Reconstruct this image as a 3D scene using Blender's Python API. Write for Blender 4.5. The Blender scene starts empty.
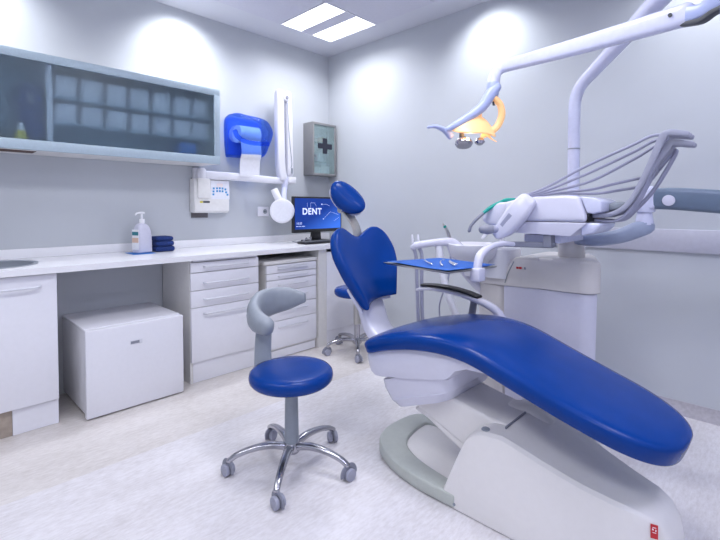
import bpy, bmesh, math, random
from mathutils import Vector, Matrix
random.seed(7)
PI = math.pi
sc = bpy.context.scene
COL = sc.collection
sc.view_settings.view_transform = 'Standard'
sc.view_settings.look = 'None'
sc.view_settings.gamma = 1.0
sc.view_settings.use_curve_mapping = False
sc.view_settings.exposure = 0.2

# ------------------------------------------------------------------ materials
def mat(name, col, rough=0.5, metal=0.0, spec=0.5, coat=0.0, var=0.03, scale=40.0, bump=0.0, bscale=200.0):
    m = bpy.data.materials.new(name); m.use_nodes = True
    nt = m.node_tree; b = nt.nodes['Principled BSDF']
    b.inputs['Roughness'].default_value = rough
    b.inputs['Metallic'].default_value = metal
    b.inputs['Specular IOR Level'].default_value = spec
    b.inputs['Coat Weight'].default_value = coat
    b.inputs['Coat Roughness'].default_value = 0.12
    tc = nt.nodes.new('ShaderNodeTexCoord')
    n = nt.nodes.new('ShaderNodeTexNoise'); n.inputs['Scale'].default_value = scale; n.inputs['Detail'].default_value = 3
    nt.links.new(tc.outputs['Object'], n.inputs['Vector'])
    r = nt.nodes.new('ShaderNodeValToRGB')
    r.color_ramp.elements[0].position = 0.3; r.color_ramp.elements[1].position = 0.7
    r.color_ramp.elements[0].color = tuple(max(0, c*(1-var)) for c in col)+(1,)
    r.color_ramp.elements[1].color = tuple(min(1, c*(1+var)) for c in col)+(1,)
    nt.links.new(n.outputs['Fac'], r.inputs['Fac']); nt.links.new(r.outputs['Color'], b.inputs['Base Color'])
    if bump > 0:
        n2 = nt.nodes.new('ShaderNodeTexNoise'); n2.inputs['Scale'].default_value = bscale
        nt.links.new(tc.outputs['Object'], n2.inputs['Vector'])
        bp = nt.nodes.new('ShaderNodeBump'); bp.inputs['Strength'].default_value = bump; bp.inputs['Distance'].default_value = 0.002
        nt.links.new(n2.outputs['Fac'], bp.inputs['Height']); nt.links.new(bp.outputs['Normal'], b.inputs['Normal'])
    return m

def glass_mat(name, col, rough, transp, ior=1.2):
    """tinted pane: mix of a straight see-through and a refractive frosted lobe, with a gloss on top"""
    m = bpy.data.materials.new(name); m.use_nodes = True
    nt = m.node_tree; b = nt.nodes['Principled BSDF']
    b.inputs['Base Color'].default_value = col+(1,); b.inputs['Roughness'].default_value = rough
    b.inputs['IOR'].default_value = ior; b.inputs['Transmission Weight'].default_value = 1.0
    tr = nt.nodes.new('ShaderNodeBsdfTransparent'); tr.inputs['Color'].default_value = col+(1,)
    mx = nt.nodes.new('ShaderNodeMixShader'); mx.inputs['Fac'].default_value = transp
    nt.links.new(b.outputs['BSDF'], mx.inputs[1]); nt.links.new(tr.outputs['BSDF'], mx.inputs[2])
    out = nt.nodes['Material Output']; nt.links.new(mx.outputs['Shader'], out.inputs['Surface'])
    return m

def emit_mat(name, col, st):
    m = bpy.data.materials.new(name); m.use_nodes = True
    b = m.node_tree.nodes['Principled BSDF']
    b.inputs['Base Color'].default_value = (0.8, 0.8, 0.8, 1)
    b.inputs['Emission Color'].default_value = col+(1,); b.inputs['Emission Strength'].default_value = st
    return m

M = {}
M['wall'] = mat('wall_paint', (0.54, 0.565, 0.605), 0.7, var=0.015, scale=3, spec=0.3)
M['ceil'] = mat('ceiling_paint', (0.62, 0.63, 0.69), 0.85, var=0.01, scale=2, spec=0.2)
M['tile'] = mat('ceiling_tile', (0.60, 0.60, 0.68), 0.9, var=0.02, scale=60, spec=0.2)
M['white'] = mat('white_laminate', (0.80, 0.80, 0.86), 0.28, var=0.01)
M['panel'] = mat('cream_melamine', (0.74, 0.73, 0.72), 0.4, var=0.02)
M['top'] = mat('white_worktop', (0.84, 0.84, 0.88), 0.22, var=0.01)
M['fridge'] = mat('fridge_enamel', (0.78, 0.78, 0.84), 0.3, var=0.01)
M['alu'] = mat('brushed_aluminium', (0.42, 0.52, 0.60), 0.45, 0.1, var=0.04, scale=90)
M['handle'] = mat('satin_handle', (0.72, 0.73, 0.79), 0.32, 0.35)
M['chrome'] = mat('polished_chrome', (0.46, 0.46, 0.50), 0.2, 1.0)
M['steel'] = mat('brushed_steel', (0.50, 0.49, 0.47), 0.32, 0.9, var=0.05, scale=120)
M['blue'] = mat('blue_vinyl', (0.0008, 0.040, 0.245), 0.25, spec=0.22, coat=0.0, var=0.05, scale=10, bump=0.06, bscale=350)
M['dblue'] = mat('navy_cloth', (0.010, 0.032, 0.16), 0.9, var=0.2, scale=80, bump=0.4, bscale=150)
M['bpaper'] = mat('blue_tray_paper', (0.003, 0.10, 0.46), 0.6, var=0.06, scale=30, bump=0.3, bscale=60)
M['greypl'] = mat('grey_plastic', (0.28, 0.31, 0.36), 0.42, var=0.03)
M['dkgrey'] = mat('dark_grey_plastic', (0.07, 0.075, 0.085), 0.4)
M['midgrey'] = mat('mid_grey_plastic', (0.24, 0.25, 0.31), 0.45)
M['black'] = mat('black_plastic', (0.012, 0.012, 0.015), 0.35)
M['shell'] = mat('unit_shell', (0.68, 0.68, 0.80), 0.25, coat=0.2, var=0.01)
M['cream'] = mat('unit_cream_shell', (0.70, 0.67, 0.66), 0.3, coat=0.1, var=0.01)
M['base'] = mat('chair_base_shell', (0.80, 0.78, 0.78), 0.32, coat=0.1, var=0.01)
M['plate'] = mat('base_plate_rubber', (0.50, 0.53, 0.50), 0.5, var=0.03)
M['whip'] = mat('lavender_grey_plastic', (0.33, 0.34, 0.43), 0.4)
M['hose'] = mat('grey_hose', (0.34, 0.35, 0.47), 0.4)
M['arm'] = mat('blue_grey_arm', (0.13, 0.18, 0.26), 0.4, coat=0.1)
M['arm_lit'] = mat('blue_grey_arm_lit', (0.30, 0.35, 0.48), 0.35, coat=0.1)  # lighter copy for the lower arm, its lighting put into the colour
M['pole'] = mat('white_pole', (0.66, 0.68, 0.86), 0.25, coat=0.2)
M['lampbl'] = mat('lamp_blue_shell', (0.42, 0.48, 0.75), 0.3)
M['teal'] = mat('teal_plastic', (0.0, 0.32, 0.27), 0.4)
M['aid'] = mat('painted_steel_box', (0.25, 0.25, 0.255), 0.45, 0.1)
M['dispb'] = glass_mat('blue_clear_plastic', (0.36, 0.55, 1.0), 0.10, 0.55, 1.25)
M['dispback'] = mat('mid_blue_plastic', (0.10, 0.22, 0.78), 0.4)
M['paper'] = mat('white_paper', (0.84, 0.84, 0.88), 0.9)
M['bin'] = mat('white_bin', (0.84, 0.85, 0.92), 0.5)
M['ctl'] = mat('device_cream', (0.80, 0.79, 0.78), 0.4)
M['dkplate'] = mat('dark_mount_plate', (0.12, 0.11, 0.12), 0.4, 0.3)
M['wood'] = mat('chipboard_kick', (0.38, 0.32, 0.27), 0.7, var=0.15, scale=25)
M['brown'] = mat('dark_brown_recess', (0.10, 0.055, 0.045), 0.8)
M['soap'] = mat('lavender_bottle', (0.60, 0.60, 0.72), 0.3)
M['soapw'] = mat('clear_white_bottle', (0.72, 0.78, 0.86), 0.25)
M['orange'] = mat('orange_ink', (0.62, 0.36, 0.20), 0.5)
M['tealink'] = mat('teal_ink', (0.03, 0.20, 0.25), 0.5)
M['peach'] = mat('pale_orange_ink', (0.70, 0.50, 0.40), 0.5)
M['sky'] = mat('cyan_ink', (0.03, 0.30, 0.62), 0.5)
M['red'] = mat('red_ink', (0.55, 0.02, 0.03), 0.5)
M['ink'] = mat('black_ink', (0.02, 0.022, 0.04), 0.5)
M['cable'] = mat('dark_cable', (0.03, 0.03, 0.04), 0.5)
M['base_v'] = mat('vinyl_cove', (0.46, 0.44, 0.48), 0.5, var=0.10, scale=60)
M['rail'] = mat('wall_rail_vinyl', (0.52, 0.52, 0.60), 0.4)
M['yellow'] = mat('yellow_label', (0.7, 0.6, 0.04), 0.5)
M['boxblue'] = mat('bright_blue_carton', (0.01, 0.16, 0.55), 0.6)
def frost_mat():
    m = glass_mat('frosted_glass', (0.76, 0.89, 0.97), 0.36, 0.0, 1.42)
    nt = m.node_tree; out = nt.nodes['Material Output']
    src = out.inputs['Surface'].links[0].from_socket
    df = nt.nodes.new('ShaderNodeBsdfDiffuse'); df.inputs['Color'].default_value = (0.25, 0.37, 0.48, 1)
    mx = nt.nodes.new('ShaderNodeMixShader'); mx.inputs['Fac'].default_value = 0.10
    nt.links.new(src, mx.inputs[1]); nt.links.new(df.outputs['BSDF'], mx.inputs[2]); nt.links.new(mx.outputs['Shader'], out.inputs['Surface'])
    return m
M['frost'] = frost_mat()
M['pane'] = glass_mat('pale_green_glass', (0.86, 0.95, 0.95), 0.05, 0.7, 1.3)
def reflection_haze_mat():
    m = glass_mat('door_glass_reflection_haze', (0.88, 0.96, 0.96), 0.05, 0.8, 1.3); nt = m.node_tree; out = nt.nodes['Material Output']
    src = out.inputs['Surface'].links[0].from_socket
    df = nt.nodes.new('ShaderNodeBsdfDiffuse'); df.inputs['Color'].default_value = (0.45, 0.56, 0.58, 1)  # pale diffuse layer paints a reflection haze onto the pane
    mx = nt.nodes.new('ShaderNodeMixShader'); mx.inputs['Fac'].default_value = 0.3
    nt.links.new(src, mx.inputs[1]); nt.links.new(df.outputs['BSDF'], mx.inputs[2]); nt.links.new(mx.outputs['Shader'], out.inputs['Surface'])
    return m
M['refl_haze'] = reflection_haze_mat()
M['inside'] = mat('cabinet_interior', (0.37, 0.49, 0.60), 0.6)
M['diff'] = emit_mat('troffer_diffuser', (0.95, 0.97, 1.0), 2.2)
M['spotglow'] = emit_mat('downlight_lens', (0.95, 0.97, 1.0), 4.0)
M['reflector'] = None

def floor_mat():
    m = bpy.data.materials.new('floor_vinyl'); m.use_nodes = True
    nt = m.node_tree; b = nt.nodes['Principled BSDF']; L = nt.links.new
    b.inputs['Roughness'].default_value = 0.42; b.inputs['Specular IOR Level'].default_value = 0.4
    tc = nt.nodes.new('ShaderNodeTexCoord')
    mp = nt.nodes.new('ShaderNodeMapping'); mp.inputs['Scale'].default_value = (1, 0.28, 1)
    L(tc.outputs['Object'], mp.inputs['Vector'])
    n = nt.nodes.new('ShaderNodeTexNoise'); n.inputs['Scale'].default_value = 70; n.inputs['Detail'].default_value = 6; n.inputs['Roughness'].default_value = .7
    L(mp.outputs['Vector'], n.inputs['Vector'])
    n2 = nt.nodes.new('ShaderNodeTexNoise'); n2.inputs['Scale'].default_value = 6; n2.inputs['Detail'].default_value = 4
    L(mp.outputs['Vector'], n2.inputs['Vector'])
    mxn = nt.nodes.new('ShaderNodeMath'); mxn.operation = 'MULTIPLY_ADD'; mxn.inputs[1].default_value = 0.35
    L(n2.outputs['Fac'], mxn.inputs[0]); 
    s = nt.nodes.new('ShaderNodeMath'); s.operation = 'MULTIPLY'; s.inputs[1].default_value = 0.65
    L(n.outputs['Fac'], s.inputs[0]); L(s.outputs[0], mxn.inputs[2])
    r = nt.nodes.new('ShaderNodeValToRGB')
    r.color_ramp.elements[0].position = 0.36; r.color_ramp.elements[0].color = (0.60, 0.57, 0.58, 1)
    r.color_ramp.elements[1].position = 0.60; r.color_ramp.elements[1].color = (0.76, 0.74, 0.77, 1)
    L(mxn.outputs[0], r.inputs['Fac'])
    # creamier tint over the strip along the cabinets, ending in a straight edge
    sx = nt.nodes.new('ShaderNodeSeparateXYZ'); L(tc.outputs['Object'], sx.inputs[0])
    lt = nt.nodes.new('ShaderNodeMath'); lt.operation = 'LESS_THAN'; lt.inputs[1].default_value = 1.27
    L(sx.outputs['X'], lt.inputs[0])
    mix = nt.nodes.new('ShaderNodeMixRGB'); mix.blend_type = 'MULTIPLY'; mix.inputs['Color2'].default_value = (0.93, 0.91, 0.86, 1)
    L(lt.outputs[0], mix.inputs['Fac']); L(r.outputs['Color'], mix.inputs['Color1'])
    L(mix.outputs['Color'], b.inputs['Base Color'])
    bp = nt.nodes.new('ShaderNodeBump'); bp.inputs['Strength'].default_value = 0.08; bp.inputs['Distance'].default_value = .002
    L(n.outputs['Fac'], bp.inputs['Height']); L(bp.outputs['Normal'], b.inputs['Normal'])
    return m
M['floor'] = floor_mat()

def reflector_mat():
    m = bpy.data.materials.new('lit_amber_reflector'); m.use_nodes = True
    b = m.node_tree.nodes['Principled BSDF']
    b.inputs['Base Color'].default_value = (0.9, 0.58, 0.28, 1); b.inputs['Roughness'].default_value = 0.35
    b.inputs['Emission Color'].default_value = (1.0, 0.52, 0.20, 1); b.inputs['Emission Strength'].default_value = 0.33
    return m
M['reflector'] = reflector_mat()

def screen_mat():
    m = bpy.data.materials.new('lit_blue_screen'); m.use_nodes = True
    nt = m.node_tree; b = nt.nodes['Principled BSDF']; L = nt.links.new
    b.inputs['Base Color'].default_value = (0, 0, 0.01, 1); b.inputs['Roughness'].default_value = 0.25
    tc = nt.nodes.new('ShaderNodeTexCoord')
    mp = nt.nodes.new('ShaderNodeMapping'); mp.inputs['Scale'].default_value = (1, 1.6, -1.2)
    L(tc.outputs['Generated'], mp.inputs['Vector'])
    sx = nt.nodes.new('ShaderNodeSeparateXYZ'); L(tc.outputs['Generated'], sx.inputs[0])
    a = nt.nodes.new('ShaderNodeMath'); a.operation = 'SUBTRACT'; L(sx.outputs['Y'], a.inputs[0]); L(sx.outputs['Z'], a.inputs[1])
    r = nt.nodes.new('ShaderNodeValToRGB')
    r.color_ramp.elements[0].position = 0.0; r.color_ramp.elements[0].color = (0.0, 0.035, 0.30, 1)
    r.color_ramp.elements[1].position = 0.8; r.color_ramp.elements[1].color = (0.04, 0.18, 0.85, 1)
    L(a.outputs[0], r.inputs['Fac']); L(r.outputs['Color'], b.inputs['Emission Color'])
    b.inputs['Emission Strength'].default_value = 0.95
    return m
M['screen'] = screen_mat()
M['scrtext'] = emit_mat('lit_screen_text', (0.30, 0.42, 1.0), 0.6)
M['scrdim'] = emit_mat('lit_screen_lines', (0.06, 0.22, 0.8), 0.5)
M['led'] = emit_mat('red_led_digits', (0.3, 0.0, 0.01), 0.3)

# ------------------------------------------------------------------ mesh helpers
def V(*a): return Vector(a)
WORLD = {}
def wpos(o):
    p = Vector((0, 0, 0))
    while o is not None:
        p = p + o.location; o = o.parent
    return p

def obj(name, bm, m, parent=None, smooth=40, label=None, kind=None):
    """link a bmesh, given in world coordinates, as one mesh object"""
    if parent is not None:
        off = wpos(parent)
        bmesh.ops.translate(bm, verts=bm.verts, vec=-off)
    bmesh.ops.remove_doubles(bm, verts=bm.verts, dist=1e-6)
    bmesh.ops.recalc_face_normals(bm, faces=bm.faces)
    me = bpy.data.meshes.new(name); bm.to_mesh(me); bm.free()
    me.materials.append(m)
    for p in me.polygons: p.use_smooth = True
    me.set_sharp_from_angle(angle=math.radians(smooth))
    o = bpy.data.objects.new(name, me); COL.objects.link(o)
    if parent is not None: o.parent = parent
    if label: o['label'] = label
    if kind: o['kind'] = kind
    return o

def thing(name, label, cat, loc=(0, 0, 0), group=None):
    o = bpy.data.objects.new(name, None); COL.objects.link(o)
    o.empty_display_size = 0.1
    o.location = loc; o['label'] = label; o['category'] = cat
    if group: o['group'] = group
    return o

def tag(o, label, cat, group=None):
    o['label'] = label; o['category'] = cat
    if group: o['group'] = group
    return o

def struct(name, bm, m, smooth=40, parent=None):
    o = obj(name, bm, m, parent, smooth)
    if parent is None: o['kind'] = 'structure'
    return o

def NB(): return bmesh.new()

def box(bm, x0, x1, y0, y1, z0, z1, bev=0.0, seg=2):
    t = bmesh.new()
    bmesh.ops.create_cube(t, size=1)
    bmesh.ops.scale(t, verts=t.verts, vec=(x1-x0, y1-y0, z1-z0))
    bmesh.ops.translate(t, verts=t.verts, vec=((x0+x1)/2, (y0+y1)/2, (z0+z1)/2))
    if bev > 0:
        bmesh.ops.bevel(t, geom=list(t.edges), offset=bev, segments=seg, profile=0.5, affect='EDGES')
    join(bm, t); return bm

def join(bm, t):
    me = bpy.data.meshes.new('tmp'); t.to_mesh(me); t.free()
    bm.from_mesh(me); bpy.data.meshes.remove(me)

def loft(bm, rings, caps=True, closed=False):
    vs = [[bm.verts.new(p) for p in r] for r in rings]
    n = len(rings[0])
    R = range(len(vs) if closed else len(vs)-1)
    for i in R:
        a, b = vs[i], vs[(i+1) % len(vs)]
        for k in range(n):
            bm.faces.new((a[k], a[(k+1) % n], b[(k+1) % n], b[k]))
    if caps and not closed:
        bm.faces.new(list(reversed(vs[0]))); bm.faces.new(vs[-1])
    return bm

def cr(pts, samples=8):
    """Catmull-Rom through tuples of any length"""
    P = [tuple(p) for p in pts]
    if len(P) < 3:
        out = []
        for i in range(samples+1):
            t = i/samples; out.append(tuple(a+(b-a)*t for a, b in zip(P[0], P[1])))
        return out
    ext = [tuple(2*a-b for a, b in zip(P[0], P[1]))]+P+[tuple(2*a-b for a, b in zip(P[-1], P[-2]))]
    out = []
    for i in range(1, len(ext)-2):
        p0, p1, p2, p3 = ext[i-1:i+3]
        for s in range(samples):
            t = s/samples
            out.append(tuple(0.5*((2*b)+(-a+c)*t+(2*a-5*b+4*c-d)*t*t+(-a+3*b-3*c+d)*t**3) for a, b, c, d in zip(p0, p1, p2, p3)))
    out.append(P[-1]); return out

def sgnpow(x, e): return math.copysign(abs(x)**e, x)

def sweep(bm, pts, a, b=None, n=2.0, seg=16, hint=(0, 0, 1), samples=8, rnd=True, smooth=True):
    """sweep a superellipse (half sizes a sideways, b along the hint) along pts; a, b scalars or one per point"""
    N = len(pts)
    A = a if isinstance(a, (list, tuple)) else [a]*N
    if b is None: b = A
    B = b if isinstance(b, (list, tuple)) else [b]*N
    data = [tuple(p)+(A[i], B[i]) for i, p in enumerate(pts)]
    if smooth: data = cr(data, samples)
    P = [Vector(d[:3]) for d in data]
    hint = Vector(hint)
    rings = []
    frames = []
    for i, p in enumerate(P):
        t = (P[min(i+1, len(P)-1)]-P[max(i-1, 0)]).normalized()
        s = t.cross(hint)
        if s.length < 1e-3: s = t.cross(Vector((0.3, 0.9, 0.1)))
        s.normalize(); u = s.cross(t).normalized()
        if frames and frames[-1][1].dot(s) < 0 and abs(t.dot(hint)) > .9:
            s = -s; u = -u
        frames.append((t, s, u))
    def ring(p, s, u, ra, rb):
        r = []
        for k in range(seg):
            th = 2*PI*k/seg
            r.append(p+s*(ra*sgnpow(math.cos(th), 2/n))+u*(rb*sgnpow(math.sin(th), 2/n)))
        return r
    def end(i, sign):
        t, s, u = frames[i]; ra, rb = data[i][3], data[i][4]; m = min(ra, rb); out = []
        for q in (0.35, 0.7, 0.92, 1.0):
            an = q*PI/2; k = math.cos(an)
            k2 = max(k, 0.02)
            out.append(ring(P[i]+t*(sign*m*math.sin(an)), s, u, max(ra-m+m*k2, .0002), max(rb-m+m*k2, .0002)))
        return out
    for i, p in enumerate(P):
        t, s, u = frames[i]; rings.append(ring(p, s, u, data[i][3], data[i][4]))
    if rnd:
        rings = list(reversed(end(0, -1)))+rings+end(len(P)-1, 1)
    loft(bm, rings); return bm

def tube(bm, pts, r, samples=8, seg=12, rnd=False, hint=(0.13, 0.21, 1)):
    return sweep(bm, pts, r, None, 2, seg, hint, samples, rnd)

def cyl(bm, p0, p1, r0, r1=None, seg=24, bev=0.0):
    r1 = r0 if r1 is None else r1
    p0 = Vector(p0); p1 = Vector(p1); t = (p1-p0).normalized()
    s = t.orthogonal().normalized(); u = t.cross(s)
    L = (p1-p0).length
    prof = [(0, r0), (L, r1)]
    if bev > 0: prof = [(0, r0-bev), (bev*.3, r0-bev*.3), (bev, r0), (L-bev, r1), (L-bev*.3, r1-bev*.3), (L, r1-bev)]
    rings = [[p0+t*z+s*(r*math.cos(2*PI*k/seg))+u*(r*math.sin(2*PI*k/seg)) for k in range(seg)] for z, r in prof]
    loft(bm, rings); return bm

def lathe(bm, prof, c=(0, 0, 0), axis=(0, 0, 1), seg=40, squash=1.0):
    c = Vector(c); t = Vector(axis).normalized(); s = t.orthogonal().normalized() if abs(t.z) < .99 else Vector((1, 0, 0)); u = t.cross(s)
    rings = [[c+t*z+s*(max(r, .0002)*math.cos(2*PI*k/seg))+u*(squash*max(r, .0002)*math.sin(2*PI*k/seg)) for k in range(seg)] for r, z in prof]
    loft(bm, rings); return bm

def prism(bm, poly, axis, lo, hi, bev=0.0, seg=3):
    """extrude a 2D outline; axis 'x': poly is (y,z); 'y': (x,z); 'z': (x,y)"""
    t = bmesh.new()
    def P(a, b, h): return {'x': (h, a, b), 'y': (a, h, b), 'z': (a, b, h)}[axis]
    loft(t, [[P(a, b, lo) for a, b in poly], [P(a, b, hi) for a, b in poly]])
    bmesh.ops.recalc_face_normals(t, faces=t.faces)
    if bev > 0:
        ed = [e for e in t.edges if len(e.link_faces) == 2 and e.calc_face_angle(0) > 0.5]
        bmesh.ops.bevel(t, geom=ed, offset=bev, segments=seg, profile=0.5, affect='EDGES', clamp_overlap=True)
    join(bm, t); return bm

def rrect(a0, a1, b0, b1, r, n=6):
    out = []
    for cx, cy, s in ((a1-r, b1-r, 0), (a0+r, b1-r, 1), (a0+r, b0+r, 2), (a1-r, b0+r, 3)):
        for k in range(n+1):
            th = PI/2*(s+k/n); out.append((cx+r*math.cos(th), cy+r*math.sin(th)))
    return out

def smoothpoly(pts, samples=5):
    n = len(pts); P = list(pts); out = []
    for i in range(n):
        p0, p1, p2, p3 = P[i-1], P[i], P[(i+1) % n], P[(i+2) % n]
        for s in range(samples):
            t = s/samples
            out.append(tuple(0.5*((2*b)+(-a+c)*t+(2*a-5*b+4*c-d)*t*t+(-a+3*b-3*c+d)*t**3) for a, b, c, d in zip(p0, p1, p2, p3)))
    return out

def pillow(bm, f, T, p=4.0, nu=28, nv=36, Tb=None, pv=None):
    """closed cushion: f(u,v) -> (mid point, normal) for u,v in [-1,1]; half thickness T fades to the rim"""
    Tb = T if Tb is None else Tb
    pv = p if pv is None else pv
    us = [math.sin(PI/2*(2*i/nu-1)) for i in range(nu+1)]
    vs = [math.sin(PI/2*(2*i/nv-1)) for i in range(nv+1)]
    def th(u, v): return max(0, (1-abs(u)**p))**(1/p)*max(0, (1-abs(v)**pv))**(1/pv)
    G = {}
    for side, tt in ((1, T), (-1, -Tb)):
        for i, u in enumerate(us):
            for j, v in enumerate(vs):
                rim = i in (0, nu) or j in (0, nv)
                if rim and side == -1: G[(side, i, j)] = G[(1, i, j)]; continue
                c, nrm = f(u, v)
                G[(side, i, j)] = bm.verts.new(Vector(c)+Vector(nrm)*(tt*th(u, v)))
    for side in (1, -1):
        for i in range(nu):
            for j in range(nv):
                q = [G[(side, i, j)], G[(side, i+1, j)], G[(side, i+1, j+1)], G[(side, i, j+1)]]
                if side == -1: q.reverse()
                try: bm.faces.new(q)
                except ValueError: pass
    return bm

def lerp_tab(tab, x):
    if x <= tab[0][0]: return tab[0][1]
    for (a, fa), (b, fb) in zip(tab, tab[1:]):
        if x <= b:
            t = (x-a)/(b-a); return fa+(fb-fa)*t
    return tab[-1][1]

def smooth_tab(tab, n=8):
    return cr(tab, n)

def text(name, body, size, m, parent, loc, rot, extrude=0.0006, align='LEFT', bold=0.0, space=1.0):
    cu = bpy.data.curves.new(name, 'FONT'); cu.body = body; cu.size = size; cu.extrude = extrude; cu.align_x = align; cu.offset = bold; cu.space_character = space
    tmp = bpy.data.objects.new('tmp_text', cu); COL.objects.link(tmp)
    dg = bpy.context.evaluated_depsgraph_get()
    me = bpy.data.meshes.new_from_object(tmp.evaluated_get(dg))
    bpy.data.objects.remove(tmp); bpy.data.curves.remove(cu)
    me.name = name; me.materials.clear(); me.materials.append(m)
    R = Matrix.Rotation(0, 4, 'X')
    from mathutils import Euler
    mt = Matrix.Translation(Vector(loc)-wpos(parent)) @ Euler(rot).to_matrix().to_4x4()
    me.transform(mt)
    o = bpy.data.objects.new(name, me); COL.objects.link(o); o.parent = parent
    return o
FACE_X = (PI/2, 0, PI/2)      # lettering on a face looking along +x
FACE_Y = (PI/2, 0, 0)         # lettering on a face looking along -y

def copy_tree(o, parent=None):
    c = o.copy(); COL.objects.link(c); c.parent = parent
    for ch in list(o.children): copy_tree(ch, c)
    return c

# ------------------------------------------------------------------ the room
H = 2.83
XR, YF = 4.7, -4.5
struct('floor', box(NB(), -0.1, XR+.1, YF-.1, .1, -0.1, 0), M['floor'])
struct('wall_left', box(NB(), -0.1, 0, YF-.1, .1, 0, H+.1), M['wall'])
struct('wall_back', box(NB(), 0, XR+.1, 0, .1, 0, H+.1), M['wall'])
struct('wall_right', box(NB(), XR, XR+.1, YF-.1, 0, 0, H+.1), M['wall'])
struct('wall_front', box(NB(), 0, XR, YF-.1, YF, 0, H+.1), M['wall'])
# grey panel behind the knee space under the worktop
struct('wall_left_panel', box(NB(), 0, 0.148, -2.6, -1.83, 0, 0.865), M['wall'])
# ceiling: plaster border with a field of tiles set in it
bm = NB()
TX, TY = 0.345, -0.275                     # tile field starts here
box(bm, 0, XR, TY, 0, H, H+.1); box(bm, 0, TX, YF, TY, H, H+.1)
struct('ceiling', bm, M['ceil'])
bm = NB()
box(bm, TX, XR, YF, TY, H+.014, H+.1)
nx, ny = 8, 7; g = 0.0035
trof = {(0, 0), (3, 2), (3, 5), (6, 2), (1, 5), (6, 5)}
for i in range(nx):
    for j in range(ny):
        if (i, j) in trof: continue
        x0 = TX+i*.6; y1 = TY-j*.6
        box(bm, x0+g, min(x0+.6, XR)-g, max(y1-.6, YF)+g, y1-g, H-.004, H+.013)
struct('ceiling_tiles', bm, M['tile'])

def troffer(i, j, power, label, spread=170, col=None):
    x0 = TX+i*.6; y1 = TY-j*.6; x1, y0 = x0+.6, y1-.6
    t = thing('ceiling_light', label, 'ceiling light', ((x0+x1)/2, (y0+y1)/2, H-.006), 'recessed ceiling lights')
    bm = NB(); e = .012
    for a in ((x0+.004, x1-.004, y0+.004, y0+e), (x0+.004, x1-.004, y1-e, y1-.004), (x0+.004, x0+e, y0+e, y1-e), (x1-e, x1-.004, y0+e, y1-e)):
        box(bm, *a, H-.006, H+.012)
    obj('frame', bm, M['white'], t)
    obj('louvre_strip', box(NB(), x0+e, x1-e, (y0+y1)/2-.065, (y0+y1)/2+.065, H+.001, H+.012), M['tile'], t)
    obj('diffuser', box(NB(), x0+e, x1-e, (y0+y1)/2+.065, y1-e, H+.002, H+.012), M['diff'], t)
    obj('diffuser', box(NB(), x0+e, x1-e, y0+e, (y0+y1)/2-.065, H+.002, H+.012), M['diff'], t)
    for dy in (-.175, .175):
        ld = bpy.data.lights.new('troffer_glow', 'AREA'); ld.shape = 'RECTANGLE'; ld.size = .57; ld.size_y = .215
        ld.energy = power/2; ld.color = col or TROF_COL; ld.spread = math.radians(spread)
        lo = bpy.data.objects.new('troffer_glow', ld); COL.objects.link(lo); lo.parent = t; lo.location = (0, dy, .0055)
    return t
TROF_COL = (0.94, 0.95, 1.0)
troffer(0, 0, 13.5, 'square ceiling light with two white panes near the room corner', 150)
troffer(3, 2, 19, 'added square fill light above the foot of the dental chair, out of view')  # unseen troffers from here on are added as general fill
troffer(3, 5, 15, 'added square fill light above the open floor, out of view')
troffer(6, 2, 17, 'added blue-tinted square fill light over the right side of the room, out of view', col=(0.74, 0.75, 1.0))  # added fill, tinted to turn the right wall bluer
troffer(1, 5, 7, 'added square fill light over the worktop sink, out of view')
troffer(6, 5, 11, 'added square fill light behind the viewer, out of view')

def downlight(x, y, power, label, tx=None, ty=None, ang=120):
    t = thing('downlight', label, 'downlight', (x, y, H), 'round downlights along the walls')
    bm = NB(); lathe(bm, [(.040, -.004), (.052, -.004), (.055, 0.0), (.055, .001), (.040, .001)], (x, y, H-.001), seg=32)
    obj('ring', bm, M['white'], t)
    obj('lens', lathe(NB(), [(.0, -.002), (.040, -.002), (.040, 0.001), (0, .001)], (x, y, H-.001), seg=32), M['spotglow'], t)
    ld = bpy.data.lights.new('downlight_beam', 'SPOT'); ld.energy = power; ld.spot_size = math.radians(ang); ld.spot_blend = 1.0
    ld.shadow_soft_size = .05; ld.color = (0.92, 0.95, 1.0)
    lo = bpy.data.objects.new('downlight_beam', ld); COL.objects.link(lo); lo.parent = t; lo.location = (0, 0, -.01)
    d = Vector((tx-x, ty-y, -.55)) if tx is not None else Vector((0, 0, -1))
    lo.rotation_euler = d.to_track_quat('-Z', 'Y').to_euler()
downlight(.33, -1.66, 66, 'round downlight over the worktop beside the wall cabinet, out of view', .06, -1.60)
downlight(1.90, -.32, 46, 'round downlight over the back wall, out of view', 1.90, -.05)
downlight(3.3, -.32, 45, 'round downlight over the far end of the back wall, out of view', 3.3, -.05)
downlight(.33, -2.9, 50, 'round downlight over the left end of the worktop, out of view', .06, -2.9)

# baseboard, trunking
bm = NB(); prism(bm, [(0, 0), (0, .08), (-.004, .08), (-.006, .02), (-.02, 0.002), (-.02, 0)], 'x', .62, XR, 0)
struct('baseboard_back', bm, M['base_v'])
bm = NB(); box(bm, 2.35, XR, -.022, 0, .965, 1.10, .006)
struct('trim_1', bm, M['rail'])

# ------------------------------------------------------------------ worktop and base units
XF = .622
wt = thing('worktop', 'long white worktop running along the left wall', 'worktop', (.33, -1.6, .865))
bm = NB()
SX, SY, SR = .325, -2.86, .205
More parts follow.
